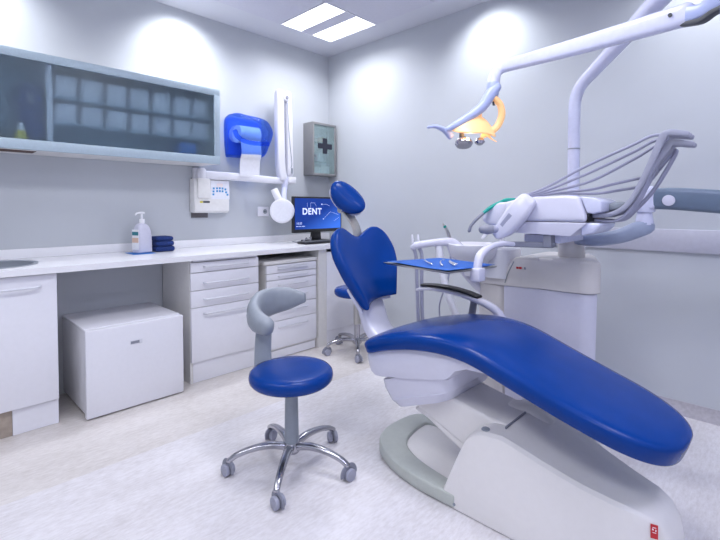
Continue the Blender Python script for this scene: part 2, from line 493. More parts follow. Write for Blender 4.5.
# slab with a round cut for the basin
n = 48
outer = []
inn = [(SX+SR*math.cos(2*PI*k/n), SY+SR*math.sin(2*PI*k/n)) for k in range(n)]
x0, x1, y0, y1 = 0.0, .655, -3.25, -2.45
def sqpt(k):
    th = 2*PI*k/n; c, s = math.cos(th), math.sin(th)
    ts = []
    if c > 1e-6: ts.append((x1-SX)/c)
    if c < -1e-6: ts.append((x0-SX)/c)
    if s > 1e-6: ts.append((y1-SY)/s)
    if s < -1e-6: ts.append((y0-SY)/s)
    q = min(ts); return (SX+c*q, SY+s*q)
out = [sqpt(k) for k in range(n)]
for cx_, cy_ in ((x0, y0), (x0, y1), (x1, y0), (x1, y1)):
    kk = min(range(n), key=lambda k: (out[k][0]-cx_)**2+(out[k][1]-cy_)**2); out[kk] = (cx_, cy_)
for zc in (0,):
    top_i = [bm.verts.new((x, y, .90)) for x, y in inn]; top_o = [bm.verts.new((x, y, .90)) for x, y in out]
    bot_i = [bm.verts.new((x, y, .865)) for x, y in inn]; bot_o = [bm.verts.new((x, y, .865)) for x, y in out]
    for k in range(n):
        l = (k+1) % n
        bm.faces.new((top_i[k], top_o[k], top_o[l], top_i[l])); bm.faces.new((bot_i[k], bot_i[l], bot_o[l], bot_o[k]))
        bm.faces.new((top_o[k], bot_o[k], bot_o[l], top_o[l])); bm.faces.new((top_i[k], top_i[l], bot_i[l], bot_i[k]))
box(bm, 0, .655, -2.45, -.005, .865, .90)
obj('slab', bm, M['top'], wt, 30)
bm = NB(); box(bm, 0.001, .018, -3.25, -.005, .90, .962, .003); obj('backsplash', bm, M['top'], wt)
sk = thing('sink', 'round grey wash basin let into the left end of the worktop', 'sink', (SX, SY, .74))
bm = NB(); lathe(bm, [(.0, .742), (.06, .742), (.14, .76), (.185, .80), (.200, .86), (.201, .902), (.222, .906), (.224, .903), (.222, .9005), (.2045, .9005), (.2045, .86), (.19, .795), (.14, .752), (.06, .735), (0, .735)], (SX, SY, 0), seg=48)
obj('basin', bm, M['greypl'], sk)
obj('drain', lathe(NB(), [(0, .746), (.025, .746), (.028, .743), (0, .7425)], (SX, SY, 0), seg=24), M['chrome'], sk)

def bar_handle(x, yc, half, z, parent, r=.0055, out=.028):
    bm = NB()
    sweep(bm, [(x+.001, yc-half, z), (x+out*.8, yc-half+.01, z), (x+out, yc-half+.03, z), (x+out, yc, z), (x+out, yc+half-.03, z), (x+out*.8, yc+half-.01, z), (x+.001, yc+half, z)], r, r*1.2, 2.5, 10, (0, 0, 1), 5, False)
    return obj('handle', bm, M['handle'], parent)

# sink cabinet
c = thing('base_cabinet', 'white sink cabinet with one door and a bare brown kickboard piece', 'cabinet', (.33, -2.9, 0))
bm = NB(); box(bm, .15, .60, -2.62, -2.602, .0, .863); box(bm, .15, .60, -3.25, -3.232, 0, .863)
box(bm, .15, .60, -3.232, -2.62, .14, .158); box(bm, .15, .165, -3.232, -2.62, .158, .863)
obj('carcass', bm, M['panel'], c)
d = obj('door', box(NB(), .602, XF, -3.24, -2.603, .147, .858, .002), M['white'], c)
bar_handle(XF, -2.78, .10, .795, d)
obj('kickboard', box(NB(), .580, .6005, -2.811, -2.602, 0.002, .139), M['white'], c)
obj('kickboard', box(NB(), .572, .594, -3.24, -2.812, 0.002, .139), M['wood'], c, label='bare brown kickboard piece')

# drawer cabinet
c = thing('drawer_cabinet', 'white four-drawer cabinet fixed beside the small fridge', 'cabinet', (.38, -1.56, 0))
bm = NB(); box(bm, .15, .602, -1.828, -1.810, 0, .863); box(bm, .15, .602, -1.302, -1.284, 0, .863)
box(bm, .15, .165, -1.81, -1.302, .14, .863); box(bm, .165, .60, -1.81, -1.302, .14, .156)
obj('carcass', bm, M['panel'], c)
obj('kickboard', box(NB(), .585, .604, -1.809, -1.303, 0.002, .145), M['white'], c)
for z0, z1, hz in ((.150, .528, .485), (.532, .648, .585), (.652, .773, .70), (.777, .845, .815)):
    d = obj('drawer', box(NB(), .604, XF, -1.826, -1.286, z0, z1, .002), M['white'], c)
    bar_handle(XF, -1.556, .18, hz, d)
obj('top_rail', box(NB(), .585, .612, -1.809, -1.303, .849, .863), M['white'], c)

# mobile cabinet
c = thing('mobile_drawer_cabinet', 'white roll-out cabinet with six narrow drawers under the worktop gap', 'cabinet', (.33, -.945, 0))
bm = NB(); box(bm, .12, .590, -1.203, -1.187, .07, .772); box(bm, .12, .590, -.706, -.69, .07, .772)
box(bm, .12, .135, -1.187, -.706, .07, .772); box(bm, .135, .590, -1.187, -.706, .07, .085)
obj('carcass', bm, M['panel'], c)
obj('top_board', box(NB(), .11, .612, -1.225, -.686, .772, .800, .004), M['panel'], c)
bm = NB(); box(bm, .13, .597, -1.195, -.698, .006, .069); obj('kickboard', bm, M['white'], c)
for z0, z1, hz in ((.088, .308, .262), (.312, .436, .392), (.440, .548, .505), (.552, .642, .603), (.646, .697, .673), (.701, .766, .737)):
    d = obj('drawer', box(NB(), .591, .608, -1.202, -.691, z0, z1, .002), M['white'], c)
    bar_handle(.608, -.945, .15, hz, d, .0045, .022)
    if z0 > .7:
        obj('scoop_plate', box(NB(), .6085, .612, -1.10, -.79, z0+.018, z1-.012, .001), M['handle'], d)

# right cabinet
c = thing('corner_cabinet', 'white cabinet with one door at the corner end of the worktop', 'cabinet', (.33, -.34, 0))
bm = NB(); box(bm, .05, .622, -.676, -.585, 0, .863); box(bm, .05, .60, -.06, -.042, 0, .863)
box(bm, .05, .065, -.585, -.06, .12, .863); box(bm, .065, .60, -.585, -.06, .12, .136)
obj('carcass', bm, M['panel'], c)
d = obj('door', box(NB(), .602, XF, -.582, -.05, .13, .835, .002), M['white'], c)
bar_handle(XF, -.44, .06, .79, d)
obj('kickboard', box(NB(), .585, .604, -.584, -.05, 0.002, .125), M['white'], c)

# fridge
f = thing('mini_fridge', 'small white fridge standing in the knee space below the worktop', 'fridge', (.43, -2.2, 0))
FX0, FX1 = .16, .705
obj('body', box(NB(), FX0, .655, -2.483, -1.930, .022, .505, .006), M['fridge'], f)
obj('top_plate', box(NB(), FX0-.003, .665, -2.486, -1.925, .506, .526, .006), M['fridge'], f)
d = obj('door', box(NB(), .660, FX1, -2.488, -1.920, .008, .520, .007, 3), M['fridge'], f)
b_ = obj('badge', box(NB(), FX1, FX1+.003, -2.250, -2.180, .392, .418, .001), M['handle'], d)
obj('badge_inset', box(NB(), FX1+.003, FX1+.0036, -2.247, -2.197, .397, .413), M['midgrey'], d)
for x in (.20, .62):
    for y in (-2.44, -1.97): obj('foot', cyl(NB(), (x, y, 0), (x, y, .021), .018, seg=16), M['black'], f)

# ------------------------------------------------------------------ things on the worktop
tag(obj('soap_mat', box(NB(), .125, .30, -2.085, -1.935, .9005, .9035, .001), M['boxblue']), 'thin bright blue mat under the soap pump bottle', 'mat')
t = thing('soap_bottle', 'pale lavender soap pump bottle on the bright blue mat', 'bottle', (.2, -1.99, .904))
bm = NB()
def bsec(z, g, gy=None, r=.022): return [V(a, b, z) for a, b in rrect(.163+g, .243-g, -2.052+g, -1.930-(g if gy is None else gy), r, 6)]
loft(bm, [bsec(.904, .006, None, .016), bsec(.910, 0), bsec(1.03, .001, .003), bsec(1.075, .003, .010), bsec(1.10, .007, .018), bsec(1.118, .014, .028, .02), bsec(1.128, .024, .044, .014), bsec(1.131, .028, .055, .008)])
obj('body', bm, M['soap'], t)
obj('face_label', box(NB(), .172, .236, -2.0535, -2.0515, .93, 1.085), M['paper'], t)
obj('face_label', box(NB(), .174, .234, -2.0542, -2.0533, 1.040, 1.068), M['tealink'], t, label='teal block of the label')
obj('face_label', box(NB(), .174, .234, -2.0542, -2.0533, .985, 1.022), M['peach'], t, label='pale orange block of the label')
bm = NB(); cx, cy_ = .203, -1.995
cyl(bm, (cx, cy_, 1.129), (cx, cy_, 1.165), .018, bev=.003); cyl(bm, (cx, cy_, 1.16), (cx, cy_, 1.205), .0065)
sweep(bm, [(cx, cy_+.015, 1.212), (cx, cy_-.01, 1.214), (cx, cy_-.045, 1.209), (cx, cy_-.054, 1.198)], [.011, .011, .008, .006], [.008, .008, .006, .005], 2.5, 10)
obj('pump', bm, M['paper'], t)
t.rotation_euler.z = math.radians(22); t.scale = (1, 1, .93)
# stack of folded navy cloths
levels = [(.000, .040, 'bottom'), (.040, .078, 'middle'), (.078, .112, 'top')]
for k, (a, b, w) in enumerate(levels):
    s = .0 if k < 2 else .006
    bm = NB(); random.seed(k)
    box(bm, .085+s, .235-s, -1.905+.004*k, -1.765-.003*k, .9015+a, .9015+b-.001, .016, 4)
    for v in bm.verts: v.co.z += .0014*math.sin(v.co.y*60+k)*(1 if v.co.z > .9015+(a+b)/2 else 0); v.co.x += .002*math.sin(v.co.y*45+2*k)
    tag(obj('folded_cloth', bm, M['dblue']), 'folded navy cloth, %s of the stack on the worktop' % w, 'cloth', 'folded navy cloths on the worktop')

# monitor
mo = thing('monitor', 'black monitor with a blue screen at the end of the worktop', 'monitor', (.27, -.40, .901))
MX = .30; my0, my1, mz0, mz1 = -.702, -.095, .995, 1.333
obj('housing', box(NB(), MX-.035, MX, my0, my1, mz0, mz1, .006), M['black'], mo)
sc_ = obj('screen', box(NB(), MX-.001, MX+.0012, my0+.016, my1-.016, mz0+.032, mz1-.016), M['screen'], mo)
obj('stand', prism(NB(), [(-.46, .92), (-.34, .92), (-.35, 1.02), (-.45, 1.02)], 'x', MX-.06, MX-.03, .004), M['black'], mo)
obj('stand_foot', box(NB(), MX-.13, MX+.06, -.52, -.28, .9015, .920, .008), M['black'], mo)
TXX = MX+.0018
text('lettering', 'DENT', .084, M['scrtext'], sc_, (TXX, -.600, 1.166), FACE_X, .0004, bold=.0022, space=1.12)
text('lettering', '10:30', .030, M['scrdim'], sc_, (TXX, -.672, 1.072), FACE_X, .0004)
bm = NB()
def scr_line(a, b, w=.002):
    (ya, za), (yb, zb) = a, b
    d = Vector((0, yb-ya, zb-za)).normalized(); n_ = Vector((0, -d.z, d.y))*w/2
    A = Vector((TXX, ya, za)); B = Vector((TXX, yb, zb))
    loft(bm, [[A+n_, A-n_, A-n_+V(.0003, 0, 0), A+n_+V(.0003, 0, 0)], [B+n_, B-n_, B-n_+V(.0003, 0, 0), B+n_+V(.0003, 0, 0)]])
for a, b in (((-.54, 1.235), (-.54, 1.275)), ((-.50, 1.225), (-.50, 1.275)), ((-.50, 1.275), (-.45, 1.275)), ((-.45, 1.275), (-.43, 1.24)), ((-.30, 1.262), (-.36, 1.262)), ((-.30, 1.262), (-.26, 1.245)), ((-.34, 1.12), (-.25, 1.19)), ((-.25, 1.19), (-.14, 1.16)), ((-.20, 1.10), (-.14, 1.13))): scr_line(a, b)
for y0_, y1_ in ((-.672, -.645), (-.640, -.615), (-.608, -.57)): scr_line((y0_, 1.055), (y1_, 1.055), .006)
for y, z in ((-.36, 1.262), (-.34, 1.12)): scr_line((y-.006, z), (y+.006, z), .012)
obj('drawing', bm, M['scrdim'], sc_)
bm = NB(); tube(bm, [(.27, -.52, .93), (.31, -.56, .945), (.33, -.60, .925), (.30, -.63, .908), (.24, -.60, .908)], .005)
tube(bm, [(.26, -.48, .94), (.33, -.52, .95), (.36, -.56, .92), (.33, -.60, .907), (.2, -.64, .907)], .004); obj('cable', bm, M['midgrey'], mo)
kb = thing('keyboard', 'flat black keyboard on the worktop in front of the monitor', 'keyboard', (.45, -.43, .901))
obj('base', box(NB(), .37, .50, -.715, -.28, .9012, .918, .004), M['black'], kb)
bm = NB()
for r in range(5):
    for q in range(15):
        y = -.702+q*.0275; x = .380+r*.0225
        box(bm, x, x+.019, y, y+.024, .918, .924, .002, 1)
obj('keys', bm, M['dkgrey'], kb)

# ------------------------------------------------------------------ wall cabinet and its contents
c = thing('wall_cabinet', 'long grey wall cabinet with a frosted glass front above the worktop', 'cabinet', (.17, -2.3, 1.575))
WY0, WY1, WZ0, WZ1, WX = -3.15, -1.452, 1.573, 2.146, .33
bm = NB(); box(bm, 0.001, WX, WY0, WY1, WZ0, WZ0+.02); box(bm, 0.001, WX, WY0, WY1, WZ1-.02, WZ1)
box(bm, 0.001, WX, WY0, WY0+.02, WZ0+.02, WZ1-.02); box(bm, 0.001, WX, WY1-.02, WY1, WZ0+.02, WZ1-.02)
obj('carcass', bm, M['panel'], c)
obj('back_panel', box(NB(), .001, .012, WY0+.02, WY1-.02, WZ0+.02, WZ1-.02), M['inside'], c)
obj('divider', box(NB(), .012, WX-.012, -2.575, -2.545, WZ0+.02, WZ1-.02), M['white'], c)
obj('shelf', box(NB(), .012, .26, -2.545, WY1-.02, 1.755, 1.770), M['inside'], c)
obj('shelf', box(NB(), .012, .26, -2.545, WY1-.02, 1.915, 1.930), M['inside'], c)
fr = NB(); fx0, fx1 = WX+.002, WX+.022
w1, w2, w3 = .048, .056, .048
box(fr, fx0, fx1, WY0, WY1, WZ1-w1, WZ1+.002, .003); box(fr, fx0, fx1, WY0, WY1, WZ0-.004, WZ0+w2, .003)
box(fr, fx0, fx1, WY1-w3, WY1+.001, WZ0+w2-.002, WZ1-w1+.002, .003); box(fr, fx0, fx1, WY0, WY0+w3, WZ0+w2-.002, WZ1-w1+.002, .003)
d = obj('door_frame', fr, M['alu'], c)
obj('glass_pane', box(NB(), fx0+.006, fx0+.011, WY0+.04, WY1-.04, WZ0+w2-.004, WZ1-w1+.004), M['frost'], d)
bm = NB(); box(bm, .13, .25, -2.83, -2.62, WZ0-.0025, WZ0); obj('underside_cutout', bm, M['brown'], c)
bm = NB(); box(bm, .16, .25, -3.05, -2.90, WZ0-.0025, WZ0); obj('underside_cutout', bm, M['brown'], c)
ORD = ['first', 'second', 'third', 'fourth', 'fifth', 'sixth', 'seventh']
for row, (zb, nm) in enumerate(((1.771, 'lower'), (1.931, 'upper'))):
    for k in range(7):
        y0 = -2.52+k*.151
        t = thing('storage_bin', '%s white bin from the left in the %s row behind the frosted glass' % (ORD[k], nm), 'storage bin', (.19, y0+.06, zb), 'white bins behind frosted glass')
        bm = NB(); hh = .115 if row == 0 else .13
        prism(bm, [(.10, zb), (.245, zb), (.258, zb+hh), (.10, zb+hh)], 'y', y0, y0+.118, .005)
        obj('bin_body', bm, M['bin'], t)
        obj('bin_lip', box(NB(), .2585, .266, y0+.004, y0+.114, zb+hh-.022, zb+hh-.004, .002), M['bin'], t)
t = thing('binder', 'dark blue upright binder left of the divider behind the frosted glass', 'binder', (.2, -2.64, WZ0+.021))
obj('cover', box(NB(), .06, .285, -2.705, -2.59, WZ0+.021, 1.965, .004), M['dblue'], t)
obj('spine_label', box(NB(), .2851, .2857, -2.665, -2.63, 1.85, 1.92), M['midgrey'], t)
t = thing('spray_bottle', 'small yellow bottle with a white cap in the wall cabinet', 'bottle', (.29, -2.70, WZ0+.021))
obj('body', lathe(NB(), [(0, 0), (.03, 0), (.032, .01), (.032, .075), (.018, .09), (0, .09)], (.292, -2.70, WZ0+.021), seg=24), M['yellow'], t)
obj('cap', lathe(NB(), [(0, .09), (.02, .09), (.021, .11), (.014, .135), (0, .135)], (.292, -2.70, WZ0+.021), seg=24), M['paper'], t)
t = thing('carton', 'bright blue carton at the right end of the wall cabinet bottom', 'box', (.25, -1.68, WZ0+.021))
obj('box_body', box(NB(), .17, .305, -1.75, -1.63, WZ0+.021, WZ0+.13, .002), M['boxblue'], t)
obj('lid', box(NB(), .168, .307, -1.752, -1.628, WZ0+.1305, WZ0+.142, .002), M['boxblue'], t)
t = thing('carton', 'long dark carton lying flat on the left floor of the wall cabinet', 'box', (.2, -2.9, WZ0+.021))
obj('box_body', box(NB(), .08, .28, -3.1, -2.745, WZ0+.021, WZ0+.10, .003), M['dkgrey'], t)
obj('lid', box(NB(), .078, .282, -3.102, -2.743, WZ0+.1005, WZ0+.112, .003), M['dkgrey'], t)

# ------------------------------------------------------------------ towel dispenser
DSH = .0
t = thing('towel_dispenser', 'translucent blue paper towel dispenser on the left wall', 'dispenser', (.0, -1.09, 1.68))
DY = -1.085
prof = [(.005, 1.70), (.03, 1.665), (.12, 1.668), (.17, 1.70), (.205, 1.80), (.20, 1.92), (.16, 2.01), (.09, 2.05), (.005, 2.055)]
outl = smoothpoly([(-1.225, 1.69), (-1.19, 1.668), (-1.0, 1.675), (-.905, 1.685), (-.845, 1.79), (-.805, 1.90), (-.825, 1.97), (-.90, 2.03), (-1.1, 2.045), (-1.17, 2.050), (-1.225, 2.015), (-1.238, 1.9)], 5)
cyc, czc = -1.04, 1.865
def shell_ring(sc1, x): return [V(x, cyc+(y-cyc)*sc1, czc+(z-czc)*sc1) for y, z in outl]
bm = NB(); loft(bm, [shell_ring(.93, .004), shell_ring(.97, .01), shell_ring(1.0, .05), shell_ring(.99, .11), shell_ring(.95, .15), shell_ring(.86, .175), shell_ring(.70, .185)])
obj('cover', bm, M['dispb'], t)
obj('back_plate', box(NB(), .004, .012, -1.19, -.88, 1.70, 2.01, .003), M['dispback'], t)
obj('paper_roll', lathe(NB(), [(.0, 0), (.075, 0), (.075, .20), (0, .20)], (.095, -1.155, 1.87), (0, 1, 0), 32), M['paper'], t)
bm = NB(); sweep(bm, [(.155, -1.055, 1.82), (.17, -1.055, 1.70), (.150, -1.055, 1.65), (.142, -1.055, 1.60), (.138, -1.055, 1.55), (.137, -1.055, 1.50)], .10, .0008, 8, 12, (1, 0, 0), 6, False)
obj('paper_sheet', bm, M['paper'], t)
bm = NB(); sweep(bm, [(.176, -1.22, 1.88), (.190, -1.20, 1.83), (.200, -1.12, 1.795), (.205, -1.0, 1.79), (.198, -.90, 1.80)], .010, .02, 3, 10, (0, 0, 1))
obj('tear_bar', bm, M['dispb'], t)

# ------------------------------------------------------------------ dental x-ray arm
t = thing('x_ray_arm', 'white wall-mounted dental x-ray with a folded arm and round head', 'x-ray machine', (.05, -1.45, 1.5))
bm = NB(); box(bm, .001, .05, -1.52, -1.42, 1.40, 1.56, .01); cyl(bm, (.075, -1.47, 1.45), (.075, -1.47, 1.545), .034, bev=.004)
obj('wall_mount', bm, M['white'], t)
bm = NB(); sweep(bm, [(.075, -1.49, 1.50), (.10, -1.2, 1.497), (.13, -.9, 1.485), (.15, -.66, 1.478)], .022, [.036, .034, .032, .030], 4, 16)
obj('horizontal_arm', bm, M['white'], t)
bm = NB(); cyl(bm, (.152, -.69, 1.40), (.152, -.69, 1.52), .03, bev=.004); obj('elbow', bm, M['pole'], t)
bm = NB(); sweep(bm, [(.15, -.715, 1.50), (.15, -.735, 1.62), (.15, -.745, 1.95), (.15, -.745, 2.29)], .042, .034, 4, 18, (1, 0, 0))
obj('lower_scissor_arm', bm, M['white'], t)
bm = NB(); sweep(bm, [(.155, -.655, 2.29), (.155, -.645, 2.0), (.155, -.635, 1.55)], .032, .03, 4, 18, (1, 0, 0))
obj('upper_scissor_arm', bm, M['white'], t)
bm = NB(); cyl(bm, (.115, -.69, 2.25), (.195, -.69, 2.25), .035, bev=.005); obj('hinge', bm, M['white'], t)
bm = NB(); cyl(bm, (.195, -.69, 2.25), (.203, -.69, 2.25), .016); obj('hinge_cap', bm, M['midgrey'], t)
bm = NB(); box(bm, .12, .19, -.665, -.58, 1.455, 1.52, .008); obj('head_joint', bm, M['white'], t)
bm = NB(); tube(bm, [(.185, -.64, 1.60), (.19, -.635, 1.66), (.187, -.66, 1.9), (.188, -.68, 2.2)], .0025); cyl(bm, (.19, -.632, 1.55), (.19, -.632, 1.60), .008); obj('cable', bm, M['greypl'], t)
bm = NB(); cyl(bm, (.155, -.70, 1.41), (.20, -.735, 1.25), .028, .026); obj('fork', bm, M['pole'], t)
hx = Vector((.72, -.69, -.05)).normalized()
hc = Vector((.26, -.795, 1.20))
bm = NB(); lathe(bm, [(0, -.10), (.055, -.10), (.075, -.08), (.098, -.03), (.109, .0), (.111, .03), (.106, .045), (.09, .05), (0, .047)], hc, hx, 40)
hd = obj('tube_head', bm, M['white'], t)
bm = NB(); lathe(bm, [(0, .0475), (.089, .0508), (.091, .053), (.06, .0545), (0, .055)], hc, hx, 40); obj('head_face', bm, M['bin'], hd)
bm = NB(); cyl(bm, hc+V(.0, -.015, .06), (.215, -.855, 1.395), .036, .032, bev=.004)
obj('collimator', bm, M['white'], hd)

# ------------------------------------------------------------------ x-ray control box
t = thing('control_box', 'cream wall control box with a keypad under the wall cabinet end', 'control box', (.0, -1.36, 1.15))
obj('back_plate', box(NB(), .001, .006, -1.530, -1.385, 1.145, 1.475, .001), M['dkplate'], t)
bm = NB(); prism(bm, [(.007, 1.19), (.075, 1.185), (.098, 1.20), (.10, 1.26), (.088, 1.45), (.075, 1.468), (.007, 1.468)], 'y', -1.545, -1.235, .006)
bd = obj('housing', bm, M['ctl'], t)
obj('holder_cover', box(NB(), .075, .112, -1.52, -1.415, 1.305, 1.47, .008), M['ctl'], bd)
obj('keypad_panel', prism(NB(), [(.0955, 1.30), (.0985, 1.30), (.0905, 1.455), (.088, 1.455)], 'y', -1.40, -1.232), M['bin'], bd)
def ky(z): return .0985+(1.30-z)*(.0985-.0905)/.155*1.0
obj('display', box(NB(), ky(1.42)-.001, ky(1.42)+.0025, -1.345, -1.293, 1.405, 1.432), M['led'], bd)
for (y, z) in ((-1.375, 1.39), (-1.345, 1.392), (-1.32, 1.393), (-1.295, 1.392), (-1.268, 1.385), (-1.378, 1.365), (-1.345, 1.368), (-1.32, 1.369), (-1.295, 1.368), (-1.262, 1.36), (-1.380, 1.34), (-1.25, 1.34)):
    cyb = NB(); box(cyb, ky(z)-.001, ky(z)+.002, y-.008, y+.008, z-.008, z+.008, .001); obj('button', cyb, M['sky'], bd)
obj('badge', box(NB(), .0995, .1015, -1.50, -1.475, 1.268, 1.282), M['yellow'], bd)
obj('badge', box(NB(), .0995, .1015, -1.472, -1.415, 1.268, 1.284), M['dkgrey'], bd)

t = thing('power_outlet', 'white wall socket between the control box and the x-ray head', 'socket', (.0, -.83, 1.15))
obj('plate', box(NB(), .0005, .010, -.892, -.772, 1.148, 1.238, .003), M['white'], t)
obj('socket', lathe(NB(), [(0, 0), (.014, .0), (.019, .003), (.022, .003), (.022, 0), (.019, -.001), (0, -.001)], (.011, -.815, 1.193), (1, 0, 0), 24), M['greypl'], t)
bm = NB()
for dy in (-.007, .007): cyl(bm, (.011, -.815+dy, 1.193), (.0125, -.815+dy, 1.193), .0035, seg=10)
obj('pin_hole', bm, M['black'], t)

# ------------------------------------------------------------------ first aid cabinet
t = thing('first_aid_cabinet', 'grey steel first aid cabinet with a glass door on the left wall', 'cabinet', (.0, -.19, 1.557))
ay0, ay1, az0, az1, ax = -.345, -.03, 1.556, 2.085, .135
bm = NB(); box(bm, .001, ax, ay0, ay0+.012, az0, az1, .002); box(bm, .001, ax, ay1-.012, ay1, az0, az1, .002)
box(bm, .001, ax, ay0+.012, ay1-.012, az0, az0+.012); box(bm, .001, ax, ay0+.012, ay1-.012, az1-.012, az1); box(bm, .001, .008, ay0+.012, ay1-.012, az0+.012, az1-.012)
obj('body', bm, M['aid'], t)
obj('inner_back', box(NB(), .0085, .010, ay0+.0125, ay1-.0125, az0+.0125, az1-.0125), M['bin'], t)
obj('shelf', box(NB(), .0105, .115, ay0+.013, ay1-.013, 1.895, 1.900), M['pane'], t)
obj('shelf', box(NB(), .0105, .115, ay0+.013, ay1-.013, 1.695, 1.700), M['pane'], t)
bm = NB(); e = .022
box(bm, ax+.001, ax+.014, ay0, ay1, az1-e, az1, .002); box(bm, ax+.001, ax+.014, ay0, ay1, az0, az0+e, .002)
box(bm, ax+.001, ax+.014, ay0, ay0+e, az0+e-.002, az1-e+.002, .002); box(bm, ax+.001, ax+.014, ay1-e, ay1, az0+e-.002, az1-e+.002, .002)
d = obj('door_frame', bm, M['aid'], t)
obj('glass_pane', box(NB(), ax+.005, ax+.009, ay0+e-.003, ay1-e+.003, az0+e-.003, az1-e+.003), M['refl_haze'], d)
bm = NB(); yc, zc = -.18, 1.855
prism(bm, [(yc-.095, zc-.026), (yc-.030, zc-.026), (yc-.030, zc-.075), (yc+.030, zc-.075), (yc+.030, zc-.026), (yc+.095, zc-.026), (yc+.095, zc+.026), (yc+.030, zc+.026), (yc+.030, zc+.080), (yc-.030, zc+.080), (yc-.030, zc+.026), (yc-.095, zc+.026)], 'x', ax+.0092, ax+.0105)
obj('cross_emblem', bm, M['ink'], d)
obj('lock', cyl(NB(), (ax+.012, ay0+.035, 1.75), (ax+.024, ay0+.035, 1.75), .010, bev=.002), M['chrome'], d)
k_ = NB(); box(k_, ax+.024, ax+.028, ay0+.030, ay0+.040, 1.70, 1.755, .002); obj('key', k_, M['chrome'], d)
for (y0, y1, z0, z1, mm, lb) in ((-.31, -.21, 1.569, 1.64, 'paper', 'white medicine box at the left of the first aid cabinet bottom'), (-.19, -.08, 1.569, 1.66, 'paper', 'white medicine box at the right of the first aid cabinet bottom'),
                                 (-.22, -.15, 1.701, 1.79, 'soapw', 'pale bottle box behind the cross on the middle glass shelf'), (-.21, -.16, 1.901, 1.95, 'orange', 'small orange box on the upper glass shelf')):
    q = thing('medicine_box', lb, 'box', (.06, (y0+y1)/2, z0), 'boxes in the first aid cabinet')
    obj('box_body', box(NB(), .02, .10, y0, y1, z0, z1-.014, .002), M[mm], q)
    obj('lid', box(NB(), .019, .101, y0-.001, y1+.001, z1-.0135, z1, .002), M[mm], q)

# ------------------------------------------------------------------ stools
def stool_base(t, a0, rr, hub_z, col_top, top_m, leg_m, colr=.024):
    bm = NB()
    lathe(bm, [(0, .075), (.035, .075), (.042, .085), (.042, .105), (.034, .125), (0, .125)], (0, 0, 0), seg=28)
    obj('hub', bm, leg_m, t)
    obj('gas_column', lathe(NB(), [(0, .12), (colr*1.25, .12), (colr*1.25, .13), (colr*1.1, col_top-.002), (colr*1.1, col_top), (0, col_top)], seg=24), top_m, t)
    for k in range(5):
        a = math.radians(a0+72*k); c_, s_ = math.cos(a), math.sin(a)
        P = lambda r, z: (r*c_, r*s_, z)
        bm = NB(); sweep(bm, [P(.03, .105), P(.10, .118), P(.18, .112), P(.25, .092), P(rr, .070)], [.020, .019, .017, .015, .014], [.016, .015, .013, .012, .012], 2.6, 14)
        lg = obj('leg', bm, leg_m, t)
        cx, cy_ = rr*c_, rr*s_
        ca = a+random.uniform(-1.2, 1.2)
        dx, dy = math.cos(ca), math.sin(ca)
        bm = NB()
        ox, oy = cx+dx*.010, cy_+dy*.010
        cyl(bm, (cx, cy_, .050), (cx, cy_, .075), .009, seg=12)
        # hooded twin-wheel caster
        hood = []
        for i in range(9):
            th = -0.2+PI*1.15*i/8
            hood.append((ox+dx*.033*math.cos(th), oy+dy*.033*math.cos(th), .0285+.033*math.sin(th)))
        sweep(bm, hood, .015, .004, 3, 10, (-dy, dx, 0), 3, False)
        w = obj('caster', bm, M['midgrey'], lg)
        bm = NB()
        for sgn in (-1, 1):
            p0 = Vector((ox, oy, .0275))+Vector((-dy, dx, 0))*(sgn*.005); p1 = p0+Vector((-dy, dx, 0))*(sgn*.018)
            cyl(bm, p0, p1, .027, .027, 24, .003)
        obj('wheel', bm, M['whip'], lg)
def seat_pad(t, z, r, m_):
    bm = NB(); lathe(bm, [(0, z-.068), (r*.80, z-.068), (r*.92, z-.064), (r*.985, z-.050), (r, z-.034), (r*.985, z-.016), (r*.93, z-.004), (r*.84, z+.001), (r*.5, z+.002), (0, z+.002)], seg=64)
    return obj('seat', bm, m_, t)

st = thing('operator_stool', 'blue stool with a curved grey armrest in the middle of the floor', 'stool', (0, 0, 0))
stool_base(st, 22.5, .285, .1, .40, M['greypl'], M['chrome'], .027)
obj('seat_plate', lathe(NB(), [(0, .385), (.06, .385), (.12, .397), (.13, .405), (0, .405)], seg=32), M['dkgrey'], st)
seat_pad(st, .474, .197, M['blue'])
FWX, FWY = -.697, .717; RTX, RTY = .717, .697
def SP(r, f, z): return (RTX*r+FWX*f, RTY*r+FWY*f, z)
bm = NB(); sweep(bm, [SP(-.02, .02, .392), SP(-.09, .06, .388), SP(-.148, .10, .42), SP(-.160, .12, .50), SP(-.158, .13, .60), SP(-.154, .13, .650)], [.03, .04, .045, .042, .040, .040], [.008, .010, .012, .012, .012, .012], 3.5, 16, (-FWX, -FWY, 0.01))
obj('armrest_support', bm, M['greypl'], st)
bm = NB(); sweep(bm, [SP(-.125, .05, .655), SP(-.180, .09, .672), SP(-.215, .17, .690), SP(-.205, .27, .708), SP(-.145, .345, .720), SP(-.065, .375, .727), SP(.008, .375, .730)], [.036, .036, .036, .034, .030, .026, .016], [.044, .056, .068, .078, .074, .060, .030], 2.3, 20)
obj('armrest', bm, M['greypl'], st)
st.location = (1.903, -1.939, 0)

st2 = thing('assistant_stool', 'blue stool with polished star base behind the dental chair', 'stool', (0, 0, 0))
stool_base(st2, -44, .258, .1, .475, M['chrome'], M['chrome'], .020)
obj('seat_plate', lathe(NB(), [(0, .462), (.06, .462), (.12, .477), (.13, .485), (0, .485)], seg=32), M['dkgrey'], st2)
seat_pad(st2, .552, .195, M['blue'])
bm = NB(); lathe(bm, [(0, .24), (.03, .24), (.03, .40), (.026, .44), (0, .44)], seg=24); obj('column_sleeve', bm, M['steel'], st2)
st2.location = (.940, -.520, 0)

